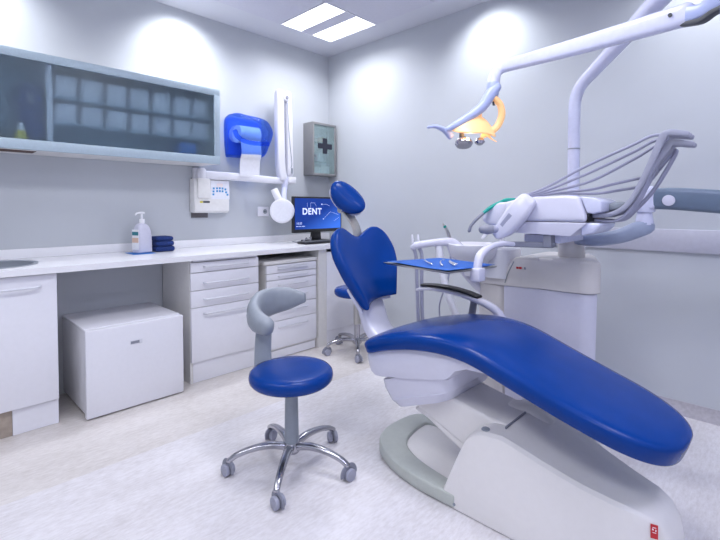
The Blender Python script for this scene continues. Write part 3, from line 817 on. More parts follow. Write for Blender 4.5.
# ------------------------------------------------------------------ dental chair
ch = thing('dental_chair', 'blue reclining dental treatment chair on a white sloped base', 'dental chair', (2.75, -1.42, 0))
YC = -1.42
# grey-green foot plate, curved round the back of the base
bm = NB()
outp = [(2.62, -1.665), (2.45, -1.668), (2.30, -1.645), (2.17, -1.595), (2.095, -1.53), (2.055, -1.45), (2.042, -1.36), (2.050, -1.24), (2.085, -1.17), (2.20, -1.13), (2.6, -1.12)]
inp = [(2.6, -1.21), (2.30, -1.215), (2.185, -1.225), (2.170, -1.27), (2.180, -1.36), (2.205, -1.44), (2.26, -1.50), (2.36, -1.545), (2.48, -1.570), (2.62, -1.585)]
poly = [tuple(p) for p in cr(outp, 4)]+[tuple(p) for p in cr(inp, 4)]
prism(bm, poly, 'z', .003, .060, .012)
obj('foot_plate', bm, M['plate'], ch, 30)
bm = NB(); prism(bm, [(2.15, -1.20), (2.175, -1.36), (2.20, -1.445), (2.26, -1.515), (2.48, -1.59), (2.64, -1.60), (2.64, -1.20)], 'z', .004, .046, .006)
obj('base_pan', bm, M['base'], ch)
# sloped cover of the pump
secs = [(2.545, .238, .048, .238), (2.565, .240, .075, .238), (2.590, .240, .140, .225), (2.625, .240, .225, .205), (2.665, .240, .312, .19), (2.70, .240, .343, .19), (2.74, .238, .358, .19), (2.81, .234, .364, .185), (2.87, .226, .346, .165), (2.95, .214, .318, .14), (3.08, .190, .277, .09), (3.18, .168, .254, .05), (3.26, .145, .240, .03), (3.30, .125, .222, .03), (3.325, .11, .185, .03), (3.34, .10, .12, .03), (3.346, .095, .02, .03)]
rings = []
for x, w, z, wt_ in secs:
    r = []
    wb = lerp_tab([(2.5, .243), (2.95, .235), (3.2, .170), (3.35, .10)], x)
    q = min(.018, z*.4)
    wf = lerp_tab([(2.86, w), (3.1, w*.75), (3.3, w*.6)], x)
    pts = [(-wb, .004), (-w, max(z-q*1.6, .006)), (-w+q*.25, z-q*.6), (-w+q, z), (-wt_*.5, z+.006), (wt_*.5, z+.006), (wf-q, z-.004), (wf-q*.25, z-q*.8), (wf, max(z-q*1.8, .006)), (wb*wf/w, .004)]
    rings.append([V(x, YC+a, b) for a, b in pts])
bm = NB(); loft(bm, rings)
cv = obj('base_cover', bm, M['base'], ch, 32)
obj('cover_screw', cyl(NB(), (2.618, YC-.2445, .022), (2.618, YC-.239, .022), .006, seg=12), M['greypl'], cv)
obj('cover_cap', lathe(NB(), [(0, .003), (.014, .003), (.017, 0), (0, 0)], (2.735, YC-.205, .360), (0, -.1, 1), 20), M['greypl'], cv)
# red maker plate near the foot end of the cover
bm = NB(); box(bm, -.010, .010, -.001, .001, -.021, .021)
Rm = Matrix.Translation((3.286, YC-.139, .200)) @ Matrix.Rotation(math.radians(16), 4, 'Z') @ Matrix.Rotation(math.radians(-8), 4, 'X')
bmesh.ops.transform(bm, matrix=Rm, verts=bm.verts)
lb = obj('maker_label', bm, M['red'], cv)
bm = NB()
for (a, b, w, h) in ((0, .012, .010, .002), (-.004, .006, .004, .005), (.004, .004, .003, .006), (0, -.003, .010, .002)):
    box(bm, a-w/2, a+w/2, -.0016, -.0011, b-h/2, b+h/2)
bmesh.ops.transform(bm, matrix=Rm, verts=bm.verts)
obj('label_marks', bm, M['paper'], lb)
# lift arm
bm = NB(); prism(bm, [(2.30, .335), (2.36, .300), (2.62, .205), (2.80, .20), (2.86, .30), (2.80, .37), (2.72, .372), (2.64, .385), (2.50, .412), (2.36, .415)], 'y', YC-.135, YC+.120, .014)
obj('lift_arm', bm, M['base'], ch)
bm = NB(); prism(bm, [(2.32, .285), (2.40, .262), (2.60, .17), (2.62, .05), (2.72, .05), (2.74, .20), (2.60, .225), (2.36, .312)], 'y', YC-.125, YC+.13, .012)
obj('lower_link', bm, M['base'], ch)
bm = NB(); sweep(bm, [(2.69, YC+.07, .335), (2.74, YC+.07, .345), (2.81, YC+.07, .342), (2.88, YC+.07, .305), (2.96, YC+.07, .255)], .05, [.03, .04, .046, .04, .02], 3, 16)
obj('hinge_cover', bm, M['base'], ch)
bm = NB(); box(bm, 2.793, 2.799, YC-.16, YC+.02, .364, .3745); obj('hinge_slot', bm, M['midgrey'], ch)
bm = NB(); cyl(bm, (2.88, YC+.10, .40), (2.88, YC+.10, .62), .016); obj('legrest_ram', bm, M['midgrey'], ch)
ZSEAT = cr([(2.09, .592), (2.15, .622), (2.25, .658), (2.40, .694), (2.53, .710), (2.64, .708), (2.74, .690), (2.88, .643), (3.03, .592), (3.17, .548), (3.30, .505), (3.40, .468)], 8)
# seat pan
def sect(x0, x1, y0, y1, z, r): return [V(a, b, z) for a, b in rrect(x0, x1, y0, y1, r, 6)]
bm = NB()
rings = []
for x, w, zb in ((2.112, .19, .53), (2.118, .215, .50), (2.130, .232, .465), (2.15, .240, .440), (2.18, .244, .428), (2.22, .245, .432), (2.35, .245, .458), (2.50, .245, .492), (2.565, .245, .510), (2.59, .243, .53), (2.61, .24, .555), (2.66, .235, .575), (2.78, .22, .580), (2.81, .20, .58)):
    zt = lerp_tab(ZSEAT, x)-.072
    zb = min(zb, zt-.01); q = min(.016, (zt-zb)*.3)
    rings.append([V(x, YC+a, b) for a, b in ((-w+q*2, zb), (-w+q*.5, zb+q*.5), (-w, zb+q*2), (-w-.004*(x < 2.6), zt-q), (-w+.004, zt), (w-.004, zt), (w, zt-q), (w, zb+q*2), (w-q*.5, zb+q*.5), (w-q*2, zb))])
loft(bm, rings)
obj('seat_pan', bm, M['shell'], ch, 35)
bm = NB()
def tsec(x0, x1, y0, y1, z, r): return [V(a, b, z-.012+.40*(a-2.25)) for a, b in rrect(x0-.025, x1-.005, y0, y1, r, 6)]
loft(bm, [tsec(2.33, 2.50, YC-.14, YC+.14, .288, .05), tsec(2.285, 2.55, YC-.19, YC+.19, .298, .06), tsec(2.255, 2.575, YC-.210, YC+.210, .338, .06), tsec(2.245, 2.58, YC-.205, YC+.205, .345, .06), tsec(2.225, 2.59, YC-.224, YC+.224, .405, .06), tsec(2.215, 2.59, YC-.226, YC+.226, .445, .06)])
obj('seat_mount', bm, M['shell'], ch, 28)
bm = NB(); prism(bm, [(2.58, .54), (2.80, .565), (3.10, .468), (3.11, .48), (2.80, .60), (2.58, .58)], 'y', YC-.10, YC+.10, .005)
obj('legrest_frame', bm, M['midgrey'], ch)
# seat and leg cushion
ztab = ZSEAT
wtab = [(2.10, .272), (2.5, .278), (2.8, .270), (3.05, .252), (3.25, .232), (3.45, .215)]
def seat_f(u, v):
    x = 2.100+(v+1)/2*1.263
    w = lerp_tab(wtab, x)
    if v > 0:
        q = max(0, (x-3.12)/.243); w *= max(1e-3, (1-min(1, q)**2.6))**(1/2.6)
    else:
        q = max(0, (2.17-x)/.065); w *= .86+.14*max(0, (1-min(1, q)**2.2))**(1/2.2)
    z = lerp_tab(ztab, x)
    dz = (lerp_tab(ztab, x+.02)-lerp_tab(ztab, x-.02))/.04
    nrm = Vector((-dz, 0, 1)).normalized()
    T = .042
    return (V(x, YC+u*w, z-.010*u*u)-nrm*T, nrm)
bm = NB(); pillow(bm, seat_f, .042, 5, 30, 72, pv=14)
obj('seat_cushion', bm, M['blue'], ch, 60)
# backrest
BY = -1.465
def bx(z): return 2.045-.42*(z-.69)
wt_b = smooth_tab([(-1.0, .122), (-.8, .140), (-.5, .168), (-.1, .204), (.3, .222), (.65, .210), (.85, .188), (1.0, .150)])
def back_f(u, v):
    w = lerp_tab(wt_b, v)
    dip = -.026*(1+math.cos(PI*min(1, abs(u)/.85)))
    top = 1.118+dip; bot = .735+.022*u
    t = (v+1)/2
    z = bot+(top-bot)*t
    x = bx(z)+.062*abs(u)**2.0*(1-.35*max(0, v))-.035
    y = BY+u*w+.004*(1-t)+.008*t
    n_ = Vector((1, -u*.45, .40)).normalized()
    return (V(x, y, z), n_)
bm = NB(); pillow(bm, back_f, .034, 4, 36, 40, Tb=.050)
obj('backrest_cushion', bm, M['blue'], ch, 60)
def shell_f(u, v):
    c_, n_ = back_f(u*.90, v*.30-.70); return (c_-n_*.036+V(0, 0, -.012), n_)
bm = NB(); pillow(bm, shell_f, .016, 5, 30, 30)
obj('backrest_shell', bm, M['shell'], ch, 60)
bm = NB(); sweep(bm, [(2.20, BY+.03, .505), (2.09, BY+.01, .54), (2.01, BY+.01, .60), (1.965, BY+.01, .70), (1.93, BY, .80), (1.90, BY, .90)], [.085, .085, .085, .088, .09, .08], [.03, .04, .035, .03, .022, .014], 4, 20, (1, 0, .3))
obj('backrest_stalk', bm, M['shell'], ch)
# headrest
hc2 = Vector((1.785, -1.455, 1.283))
hn = Vector((.78, -.42, .38)).normalized()
hs = Vector((.36, .93, -.06)); 
roll = math.radians(-47)
hs = (hs-hn*hs.dot(hn)).normalized(); hu = hn.cross(hs).normalized()
if hu.z < 0: hu = -hu
hs2 = hs*math.cos(roll)+hu*math.sin(roll); hu2 = hu*math.cos(roll)-hs*math.sin(roll)
def head_f(u, v):
    rr_ = max(abs(u), abs(v))
    if rr_ < 1e-6: q = 1
    else:
        q = rr_/math.hypot(u, v)   # map the square to a disc
    a, b = u*q, v*q
    c_ = hc2+hs2*(a*.135)+hu2*(b*.098)-hn*(.0)+hn*(.018*a*a)
    return (c_, hn)
bm = NB()
rings = []
for i in range(0, 19):
    th = -PI/2+PI*i/18
    k = max(math.cos(th), .003)**.75; h_ = math.sin(th)
    hh = h_*(.040 if h_ > 0 else .045)
    rings.append([hc2+hs2*(.115*k*math.cos(2*PI*j/40))+hu2*(.078*k*math.sin(2*PI*j/40))+hn*(hh+.016*(k*math.cos(2*PI*j/40))**2-.012*(k*math.sin(2*PI*j/40))**2) for j in range(40)])
loft(bm, rings)
hr = obj('headrest_cushion', bm, M['blue'], ch, 60)
bm = NB()
rings = []
for i in range(0, 8):
    th = PI/2*i/7; k = math.cos(th)**.6 if i < 7 else .05; hh = -.03-.03*math.sin(th)
    rings.append([hc2+hs2*(.113*k*math.cos(2*PI*j/40))+hu2*(.074*k*math.sin(2*PI*j/40))+hn*hh for j in range(40)])
loft(bm, rings); obj('headrest_shell', bm, M['shell'], hr)
bm = NB(); sweep(bm, [(1.755, -1.46, 1.235), (1.80, -1.445, 1.175), (1.835, -1.435, 1.11), (1.85, -1.435, 1.04), (1.86, -1.44, .95)], .030, .006, 5, 16, (1, 0, .2))
obj('headrest_bracket', bm, M['steel'], ch)
bm = NB(); cyl(bm, (1.765, -1.50, 1.215), (1.765, -1.41, 1.215), .018, bev=.003); obj('headrest_knuckle', bm, M['steel'], ch)
# armrest on the far side
AY = -1.115
bm = NB(); sweep(bm, [(2.03, AY, .752), (2.10, AY, .768), (2.22, AY, .770), (2.34, AY, .758), (2.45, AY, .735), (2.52, AY, .70), (2.56, AY-.01, .64), (2.57, AY-.04, .575)], [.026, .030, .030, .030, .028, .024, .022, .022], [.009, .010, .011, .012, .016, .018, .018, .018], 3, 16)
ar = obj('armrest', bm, M['shell'], ch)
bm = NB(); sweep(bm, [(2.065, AY, .783), (2.15, AY, .791), (2.25, AY, .790), (2.35, AY, .778), (2.415, AY, .763)], .027, .010, 3, 16); obj('armrest_pad', bm, M['black'], ar)
bm = NB(); sweep(bm, [(2.39, AY, .745), (2.375, AY, .66), (2.36, AY-.02, .58)], .014, .018, 3, 12, (1, 0, 0)); obj('armrest_strut', bm, M['midgrey'], ar)

# ------------------------------------------------------------------ dental unit
du = thing('dental_unit', 'cream and lavender dental unit cabinet behind the treatment chair', 'dental unit', (2.55, -.62, 0))
UY0, UY1 = -.80, -.40
def plan(g):
    P = [(2.39-g, UY0-g), (2.74, UY0-g), (2.80+g, UY0+.004-g)]
    cxr, cyr, r = 2.795, UY0+.085, .082+g
    for k in range(0, 9):
        th = -PI/2+(PI/2-.28)*k/8+.12; P.append((cxr+r*math.cos(th), cyr+r*math.sin(th)))
    P += [(2.765+g, UY1-.03), (2.735, UY1+g), (2.39-g, UY1+g)]
    return P
def capsec(z, g): return [V(a, b, z) for a, b in plan(g)]
bm = NB(); loft(bm, [capsec(0.004, -.015), capsec(.30, -.012), capsec(.785, -.006)]); obj('lower_body', bm, M['shell'], du, 30)
# cap: outline in x-z swept over the depth, rounded top edges
capout = [(2.245, .778), (2.53, .784), (2.60, .787), (2.60, .957), (2.53, .957), (2.475, .951), (2.452, .938), (2.432, .905), (2.415, .862), (2.398, .838), (2.375, .826), (2.30, .820), (2.25, .818), (2.240, .810)]
bm = NB(); prism(bm, capout, 'y', UY0-.008, UY1+.008, .014)
obj('cap_shoulder', bm, M['cream'], du, 40)
bm = NB(); loft(bm, [[V(max(a, 2.51), b, z) for a, b in plan(g_)] for z, g_ in ((.788, .0), (.792, .010), (.935, .010), (.948, .004), (.955, -.010), (.9585, -.03))])
cp = obj('cap', bm, M['cream'], du, 40)
bm = NB(); loft(bm, [sect(2.215, 2.40, UY0+.01, UY1, .004, .05), sect(2.215, 2.40, UY0+.01, UY1, .60, .05), sect(2.225, 2.40, UY0+.005, UY1, .777, .05)]); obj('side_body', bm, M['cream'], du)
bm = NB()
sweep(bm, [(2.462, UY0-.0105, .925), (2.43, UY0-.0105, .86), (2.41, UY0-.0105, .80)], .0025, .0012, 2, 8, (0, 1, 0)); obj('seam', bm, M['greypl'], cp)
bm = NB()
for a, b, h in ((2.476, 2.490, .012), (2.492, 2.505, .013), (2.507, 2.519, .012)): box(bm, a, b, UY0-.0095, UY0-.0083, .886, .886+h, .002)
obj('red_logo', bm, M['red'], du)
obj('logo_end', box(NB(), 2.521, 2.531, UY0-.0112, UY0-.0083, .886, .900, .002), M['midgrey'], du)
# bowl
BX, BYY = 2.225, -.86
bm = NB(); lathe(bm, [(0, .905), (.05, .905), (.08, .93), (.115, .965), (.138, 1.012), (.143, 1.016), (.148, 1.012), (.146, .99), (.135, .955), (.12, .935), (.10, .92), (.06, .87), (.05, .825), (0, .825)], (BX, BYY+.02, 0), seg=48)
bw = obj('cuspidor_bowl', bm, M['white'], du)
bm = NB(); loft(bm, [sect(2.25, 2.43, -.83, -.60, .822, .06), sect(2.25, 2.43, -.83, -.60, .985, .06), sect(2.26, 2.42, -.82, -.61, .995, .05)]); obj('bowl_housing', bm, M['white'], du)
bm = NB(); tube(bm, [(2.35, -.74, .985), (2.35, -.74, 1.06), (2.33, -.76, 1.085), (2.29, -.79, 1.08), (2.27, -.81, 1.05)], .011, rnd=True); obj('bowl_spout', bm, M['white'], du)
# column that carries post and delivery arm
PX_, PY_ = 2.715, -.635
obj('column', cyl(NB(), (PX_-.005, PY_, .945), (PX_-.005, PY_, 1.048), .068, bev=.004), M['cream'], du)

# ------------------------------------------------------------------ operating light
ol = thing('operating_light', 'white dental operating lamp on a bent post and long jointed arm', 'lamp', (PX_, PY_, 1.049))
bm = NB(); sweep(bm, [(PX_, PY_, 1.049), (PX_, PY_, 1.25), (PX_, PY_, 1.50), (PX_, PY_, 1.72), (2.722, -.64, 1.815), (2.755, -.655, 1.882), (2.83, -.695, 1.935), (2.97, -.80, 2.01), (3.12, -.93, 2.085), (3.30, -1.11, 2.145), (3.425, -1.235, 2.15)], [.031]*6+[.033, .036, .040, .042, .042], None, 2, 24, (.3, -.9, .2), 8, False)
obj('post', bm, M['pole'], ol)
obj('post_ring', cyl(NB(), (PX_, PY_, 1.545), (PX_, PY_, 1.551), .0325, seg=28), M['greypl'], ol)
bm = NB(); cyl(bm, (3.425, -1.235, 1.86), (3.425, -1.235, 2.17), .038, bev=.006); obj('pivot', bm, M['lampbl'], ol)
bm = NB(); sweep(bm, [(3.28, -1.163, 1.938), (3.33, -1.185, 1.930), (3.37, -1.205, 1.945), (3.43, -1.235, 1.96)], [.022, .022, .022, .03], [.034, .026, .032, .04], 4, 16); obj('pivot_joint', bm, M['lampbl'], ol)
bm = NB(); sweep(bm, [(3.275, -1.162, 1.908), (3.33, -1.187, 1.897), (3.37, -1.207, 1.910), (3.43, -1.235, 1.918)], .018, .010, 4, 14); obj('joint_gaiter', bm, M['dkgrey'], ol)
bm = NB(); sweep(bm, [(3.285, -1.165, 1.940), (3.10, -1.112, 1.948), (2.80, -1.025, 1.965), (2.53, -.943, 1.985), (2.455, -.921, 1.988), (2.420, -.926, 1.978), (2.403, -.938, 1.945), (2.399, -.948, 1.885)], [.024, .024, .023, .023, .024, .026, .028, .028], [.042, .040, .037, .033, .031, .030, .029, .028], 3.2, 20, (0, 0, 1))
obj('spring_arm', bm, M['pole'], ol)
obj('swivel', cyl(NB(), (2.400, -.955, 1.835), (2.400, -.955, 1.905), .032, bev=.004), M['lampbl'], ol)
cyb = cyl(NB(), (3.235, -1.184, 1.948), (3.235, -1.171, 1.948), .007, seg=12); obj('arm_screw', cyb, M['dkgrey'], ol)
# head: C-shaped yoke with reflector leaves
def LP(px, py, d=0.0):
    """point of the lamp head in its own plane: a right, b up from the swivel, d behind"""
    a = (px-497)*.00539; b = (98-py)*.00539
    return (2.412+RTX*a+FWX*d, -.951+RTY*a+FWY*d, 1.822+b)
hdp = bpy.data.objects.new('tmp', None)
bm = NB(); sweep(bm, [LP(498, 88), LP(492, 95), LP(485, 106, .0), LP(474, 115), LP(460, 124), LP(449, 130)], [.030, .034, .034, .032, .030, .024], [.026, .030, .027, .025, .022, .014], 2.6, 18, (RTX*.5, RTY*.5, 1))
yk = obj('yoke', bm, M['lampbl'], ol)
bm = NB(); sweep(bm, [LP(430, 128, -.02), LP(437, 127, -.01), LP(446, 130), LP(453, 136, .01)], [.014, .016, .020, .014], [.008, .010, .014, .020], 2.4, 14); obj('handle', bm, M['lampbl'], yk)
bm = NB(); sweep(bm, [LP(497, 99), LP(503, 105, .01), LP(505, 114, .02), LP(502, 124, .03), LP(495, 131, .03), LP(487, 135, .03)], [.014, .016, .018, .019, .018, .014], [.022, .022, .022, .024, .028, .018], 2.6, 16, (0.7, -.7, .1))
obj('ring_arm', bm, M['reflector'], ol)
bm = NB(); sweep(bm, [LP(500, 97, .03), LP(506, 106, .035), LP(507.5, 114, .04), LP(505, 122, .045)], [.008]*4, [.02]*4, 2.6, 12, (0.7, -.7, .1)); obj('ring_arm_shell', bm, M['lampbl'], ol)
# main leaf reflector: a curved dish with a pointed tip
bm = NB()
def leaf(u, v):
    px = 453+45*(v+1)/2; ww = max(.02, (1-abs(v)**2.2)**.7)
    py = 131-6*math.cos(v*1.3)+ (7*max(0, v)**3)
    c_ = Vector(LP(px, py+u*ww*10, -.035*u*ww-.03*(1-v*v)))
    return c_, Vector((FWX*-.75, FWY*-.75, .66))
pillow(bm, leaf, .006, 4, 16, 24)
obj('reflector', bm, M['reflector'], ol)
bm = NB(); sweep(bm, [LP(488, 134), LP(494, 139), LP(498, 142, -.01)], [.014, .008, .005], [.006, .004, .003], 2.5, 10); obj('reflector_tip', bm, M['reflector'], ol)
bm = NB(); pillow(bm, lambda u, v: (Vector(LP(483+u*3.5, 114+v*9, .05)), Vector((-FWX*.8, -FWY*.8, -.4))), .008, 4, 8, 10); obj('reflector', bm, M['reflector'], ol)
bm = NB(); lathe(bm, [(0, -.02), (.03, -.02), (.045, -.005), (.048, .01), (.04, .022), (0, .024)], LP(466, 142.5), (0.2, -.25, -1), 24); lh = obj('bulb_housing', bm, M['chrome'], ol)
bm = NB(); cyl(bm, LP(464, 133, .01), LP(465, 143), .012, .02); obj('bulb_stem', bm, M['dkgrey'], lh)
bm = NB(); lathe(bm, [(0, -.01), (.02, -.01), (.028, .008), (.016, .02), (0, .02)], LP(482, 141), (0.2, -.25, -1), 20); obj('sensor', bm, M['chrome'], ol)
bm = NB(); cyl(bm, LP(495, 102, -.005), LP(495.5, 106, -.005), .006, seg=10); obj('lock_screw', bm, M['dkgrey'], ol)
ld = bpy.data.lights.new('bulb', 'POINT'); ld.energy = .5; ld.color = (1, .62, .30); ld.shadow_soft_size = .015
lo = bpy.data.objects.new('bulb', ld); COL.objects.link(lo); lo.parent = ol; lo.location = Vector(LP(470, 137, -.045))-wpos(ol)

# ------------------------------------------------------------------ delivery console
dc = thing('instrument_console', 'white dentist instrument console with grey whip arms over the chair', 'instrument console', (2.70, -.66, 1.05))
CY0, CY1 = -1.10, -.82
# lower half and upper half of the housing (outline in x-z, over the depth)
bm = NB(); prism(bm, [(2.585, 1.105), (2.86, 1.097), (2.925, 1.155), (2.925, 1.160), (2.545, 1.160), (2.545, 1.125)], 'y', CY0, CY1, .012); obj('lower_housing', bm, M['shell'], dc)
bm = NB(); prism(bm, [(2.545, 1.163), (2.925, 1.163), (2.925, 1.195), (2.895, 1.278), (2.84, 1.283), (2.70, 1.280), (2.60, 1.268), (2.545, 1.255)], 'y', CY0-.004, CY1+.004, .014); obj('upper_housing', bm, M['shell'], dc)
bm = NB(); prism(bm, [(2.40, 1.165), (2.43, 1.140), (2.55, 1.125), (2.56, 1.258), (2.50, 1.255), (2.42, 1.215)], 'y', CY0+.03, CY1-.03, .012); obj('front_housing', bm, M['shell'], dc)
bm = NB(); prism(bm, [(2.926, 1.205), (2.95, 1.20), (2.985, 1.21), (2.985, 1.255), (2.95, 1.272), (2.90, 1.277)], 'y', CY0+.01, CY1-.02, .006); obj('end_cover', bm, M['pole'], dc)
bm = NB(); box(bm, 2.90, 2.932, CY0+.02, CY1-.02, 1.166, 1.20); obj('hose_slot', bm, M['black'], dc)
bm = NB(); prism(bm, [(2.90, 1.10), (2.95, 1.115), (2.975, 1.14), (2.98, 1.160), (2.90, 1.160)], 'y', CY0+.02, CY1-.02, .008); obj('end_cover', bm, M['pole'], dc)
bm = NB(); sweep(bm, [(2.975, -.93, 1.225), (3.02, -.93, 1.235), (3.06, -.925, 1.228)], [.05, .045, .03], [.02, .02, .014], 3, 14); obj('hose_clamp', bm, M['greypl'], dc)
# slanted grip bar over the front end, and the round handle
GY = CY0-.035
bm = NB(); sweep(bm, [(2.535, GY, 1.100), (2.575, GY, 1.135), (2.635, GY, 1.208), (2.672, GY+.01, 1.258)], [.028, .034, .034, .028], [.030, .046, .052, .044], 3.5, 18, (-.6, 0, 1)); gb = obj('grip_bar', bm, M['shell'], dc)
bm = NB(); sweep(bm, [(2.565, GY-.032, 1.140), (2.61, GY-.035, 1.195)], .002, .011, 3, 10, (-.7, 0, .7)); obj('grip_slot', bm, M['hose'], gb)
bm = NB(); cyl(bm, (2.545, GY-.01, 1.122), (2.515, GY-.03, 1.122), .020, bev=.004); obj('handle_collar', bm, M['hose'], dc)
bm = NB(); sweep(bm, [(2.515, GY-.03, 1.122), (2.50, GY-.045, 1.120), (2.48, GY-.06, 1.119)], [.021, .024, .021], None, 2.2, 16); obj('handle', bm, M['midgrey'], dc)
bm = NB(); box(bm, 2.525, 2.550, CY0-.01, CY0+.02, 1.092, 1.118, .003); obj('foot_button', bm, M['teal'], dc)
bm = NB(); tube(bm, [(2.47, -1.05, 1.235), (2.52, -1.04, 1.266), (2.56, -1.03, 1.268)], .010, rnd=True); obj('holder_clip', bm, M['teal'], dc)
# collar and jointed arm
bm = NB(); cyl(bm, (PX_-.005, PY_, 1.050), (PX_-.005, PY_, 1.094), .072, bev=.004); box(bm, 2.62, 2.80, CY0+.06, PY_+.02, 1.058, 1.0955, .006)
obj('collar', bm, M['pole'], dc)
bm = NB(); sweep(bm, [(2.77, -.68, 1.062), (2.85, -.70, 1.062), (2.95, -.675, 1.082), (3.02, -.64, 1.115), (3.055, -.62, 1.135)], [.034, .036, .036, .038, .040], [.034, .034, .036, .040, .040], 3, 18); obj('lower_arm', bm, M['arm_lit'], dc)
bm = NB(); cyl(bm, (3.05, -.62, 1.14), (3.05, -.62, 1.215), .042, .032, bev=.004); obj('arm_joint', bm, M['pole'], dc)
bm = NB(); cyl(bm, (3.05, -.62, 1.205), (3.05, -.62, 1.30), .046, bev=.006); box(bm, 3.02, 3.10, -.66, -.58, 1.215, 1.335, .02, 3); obj('arm_joint', bm, M['pole'], dc)
bm = NB(); sweep(bm, [(3.08, -.615, 1.272), (3.17, -.585, 1.270), (3.30, -.535, 1.258), (3.45, -.48, 1.244), (3.66, -.40, 1.225)], .042, [.052, .054, .055, .055, .054], 4, 18); pa = obj('parallel_arm', bm, M['arm'], dc)
bm = NB(); cyl(bm, (3.155, -.660, 1.262), (3.152, -.63, 1.262), .026, bev=.004); obj('arm_knob', bm, M['shell'], pa)
bm = NB(); cyl(bm, (3.66, -.40, 1.06), (3.66, -.40, 1.30), .05, bev=.006); sweep(bm, [(3.66, -.40, 1.10), (3.66, -.03, 1.10)], .04, .03, 4, 16); box(bm, 3.56, 3.76, -.04, -.0225, 1.0, 1.2, .004); obj('wall_mount', bm, M['arm'], dc)
# tray arm
TR = [(2.66, -1.02, 1.09), ]
bm = NB(); box(bm, 2.735, 2.772, -1.09, -1.02, 1.040, 1.098, .003); obj('tray_bracket', bm, M['midgrey'], dc)
bm = NB(); sweep(bm, [(2.765, -1.06, 1.050), (2.66, -1.08, 1.048), (2.55, -1.10, 1.046)], .014, .014, 5, 12); obj('tray_bar', bm, M['midgrey'], dc)
bm = NB(); sweep(bm, [(2.59, -1.09, 1.046), (2.57, -1.14, 1.050), (2.555, -1.21, 1.048), (2.548, -1.28, 1.034), (2.545, -1.335, 1.008), (2.545, -1.358, .965), (2.545, -1.36, .93)], [.020, .021, .021, .021, .020, .020, .020], [.012, .013, .014, .015, .016, .016, .016], 3, 16, (-.3, -.5, .7)); obj('tray_arm', bm, M['shell'], dc)
bm = NB(); box(bm, 2.522, 2.572, -1.392, -1.330, .890, .952, .008); obj('tray_clip', bm, M['shell'], dc)
# whip arms
tips = []
for k in range(5):
    y = -1.035+k*.027; lowr = k % 2
    o = V(0, 0, 0)
    zt = 1.530 if not lowr else 1.492
    e = .0 if not lowr else .012
    pts = [(2.94, y, 1.192), (3.00, y, 1.196), (3.06, y, 1.228), (3.105, y, 1.295), (3.158+e, y, 1.42), (3.19+e, y, zt-.025), (3.212+e, y, zt), (3.275+e, y, zt-.012)]
    bm = NB(); sweep(bm, pts, [.009]*8, [.010, .010, .011, .011, .013, .015, .014, .011], 3.5, 12, (-.7, 0, .7))
    obj('whip_arm', bm, M['whip'], dc)
# ------------------------------------------------------------------ handpieces and hoses
HL = ['handpiece nearest the viewer, with a dark angled head and grey hose', 'second handpiece from the viewer in the console, with a grey hose', 'middle handpiece of the console row, with a grey hose', 'fourth handpiece from the viewer in the console, with a grey hose', 'handpiece farthest from the viewer in the console, with a grey hose']
for k in range(5):
    y = -1.035+k*.027
    yh = -1.02+k*.042
    lowr = k >= 3
    t = thing('handpiece', HL[k], 'handpiece', (2.42, yh, 1.2), 'handpieces resting in the console')
    dzh = .006*k
    bm = NB(); tube(bm, ([(2.545, yh, 1.268), (2.51, -1.03, 1.262), (2.46, -1.07, 1.232), (2.43, -1.10, 1.20)] if k == 0 else [(2.545, yh, 1.268), (2.49, yh, 1.262), (2.44, yh, 1.232), (2.40, yh, 1.195)]), [.008, .010, .010, .009], rnd=True); bdk = obj('body', bm, M['teal'] if k in (0, 1) else M['hose'], t)
    bm = NB()
    tube(bm, [(2.43, -1.10, 1.20), (2.405, -1.125, 1.168), (2.385, -1.145, 1.135), (2.378, -1.152, 1.108)] if k == 0 else [(2.40, yh, 1.195), (2.39, yh, 1.178), (2.38, yh, 1.165)], [.009, .0085, .008, .009] if k == 0 else [.009, .008, .007], rnd=True)
    obj('head', bm, M['midgrey'], t)
    if k < 3: st_ = [(3.19, y, 1.525-.012*k), (3.15, y, 1.522-.02*k), (3.08, y, 1.490-.026*k)]
    else: st_ = [(3.12, y, 1.36-.035*(k-3)), (3.08, y, 1.352-.035*(k-3)), (3.0, y, 1.335-.03*(k-3))]
    sag = [.0, -.012, -.035, -.02, -.03][k]
    mid = [(2.90, y*.6+yh*.4, (1.415 if k == 0 else 1.385 if k == 1 else 1.35) if k < 3 else 1.315-.02*(k-3)), (2.72, y*.3+yh*.7, 1.325-.008*k if k < 3 else 1.300), (2.60, yh, 1.285)]
    bm = NB(); tube(bm, st_+mid+[(2.545, yh, 1.268)], .0065, 8, 10)
    obj('hose', bm, M['hose'], t)
    # hose running down the whip arm into the console
    bm = NB(); zt = 1.50
    tube(bm, [st_[0], (3.175, y+.012, 1.41), (3.218, y+.016, 1.468), (3.215, y+.016, 1.44), (3.15, y+.014, 1.31), (3.085, y+.014, 1.225), (3.03, y+.012, 1.172), (2.94, y+.01, 1.172)] if not k < 3 else [st_[0], (3.20, y+.008, st_[0][2]-.02), (3.175, y+.012, st_[0][2]-.07), (3.135, y+.014, 1.33), (3.09, y+.014, 1.235), (3.03, y+.012, 1.172), (2.94, y+.01, 1.172)], .0065, 8, 10)
    obj('hose', bm, M['hose'], t)

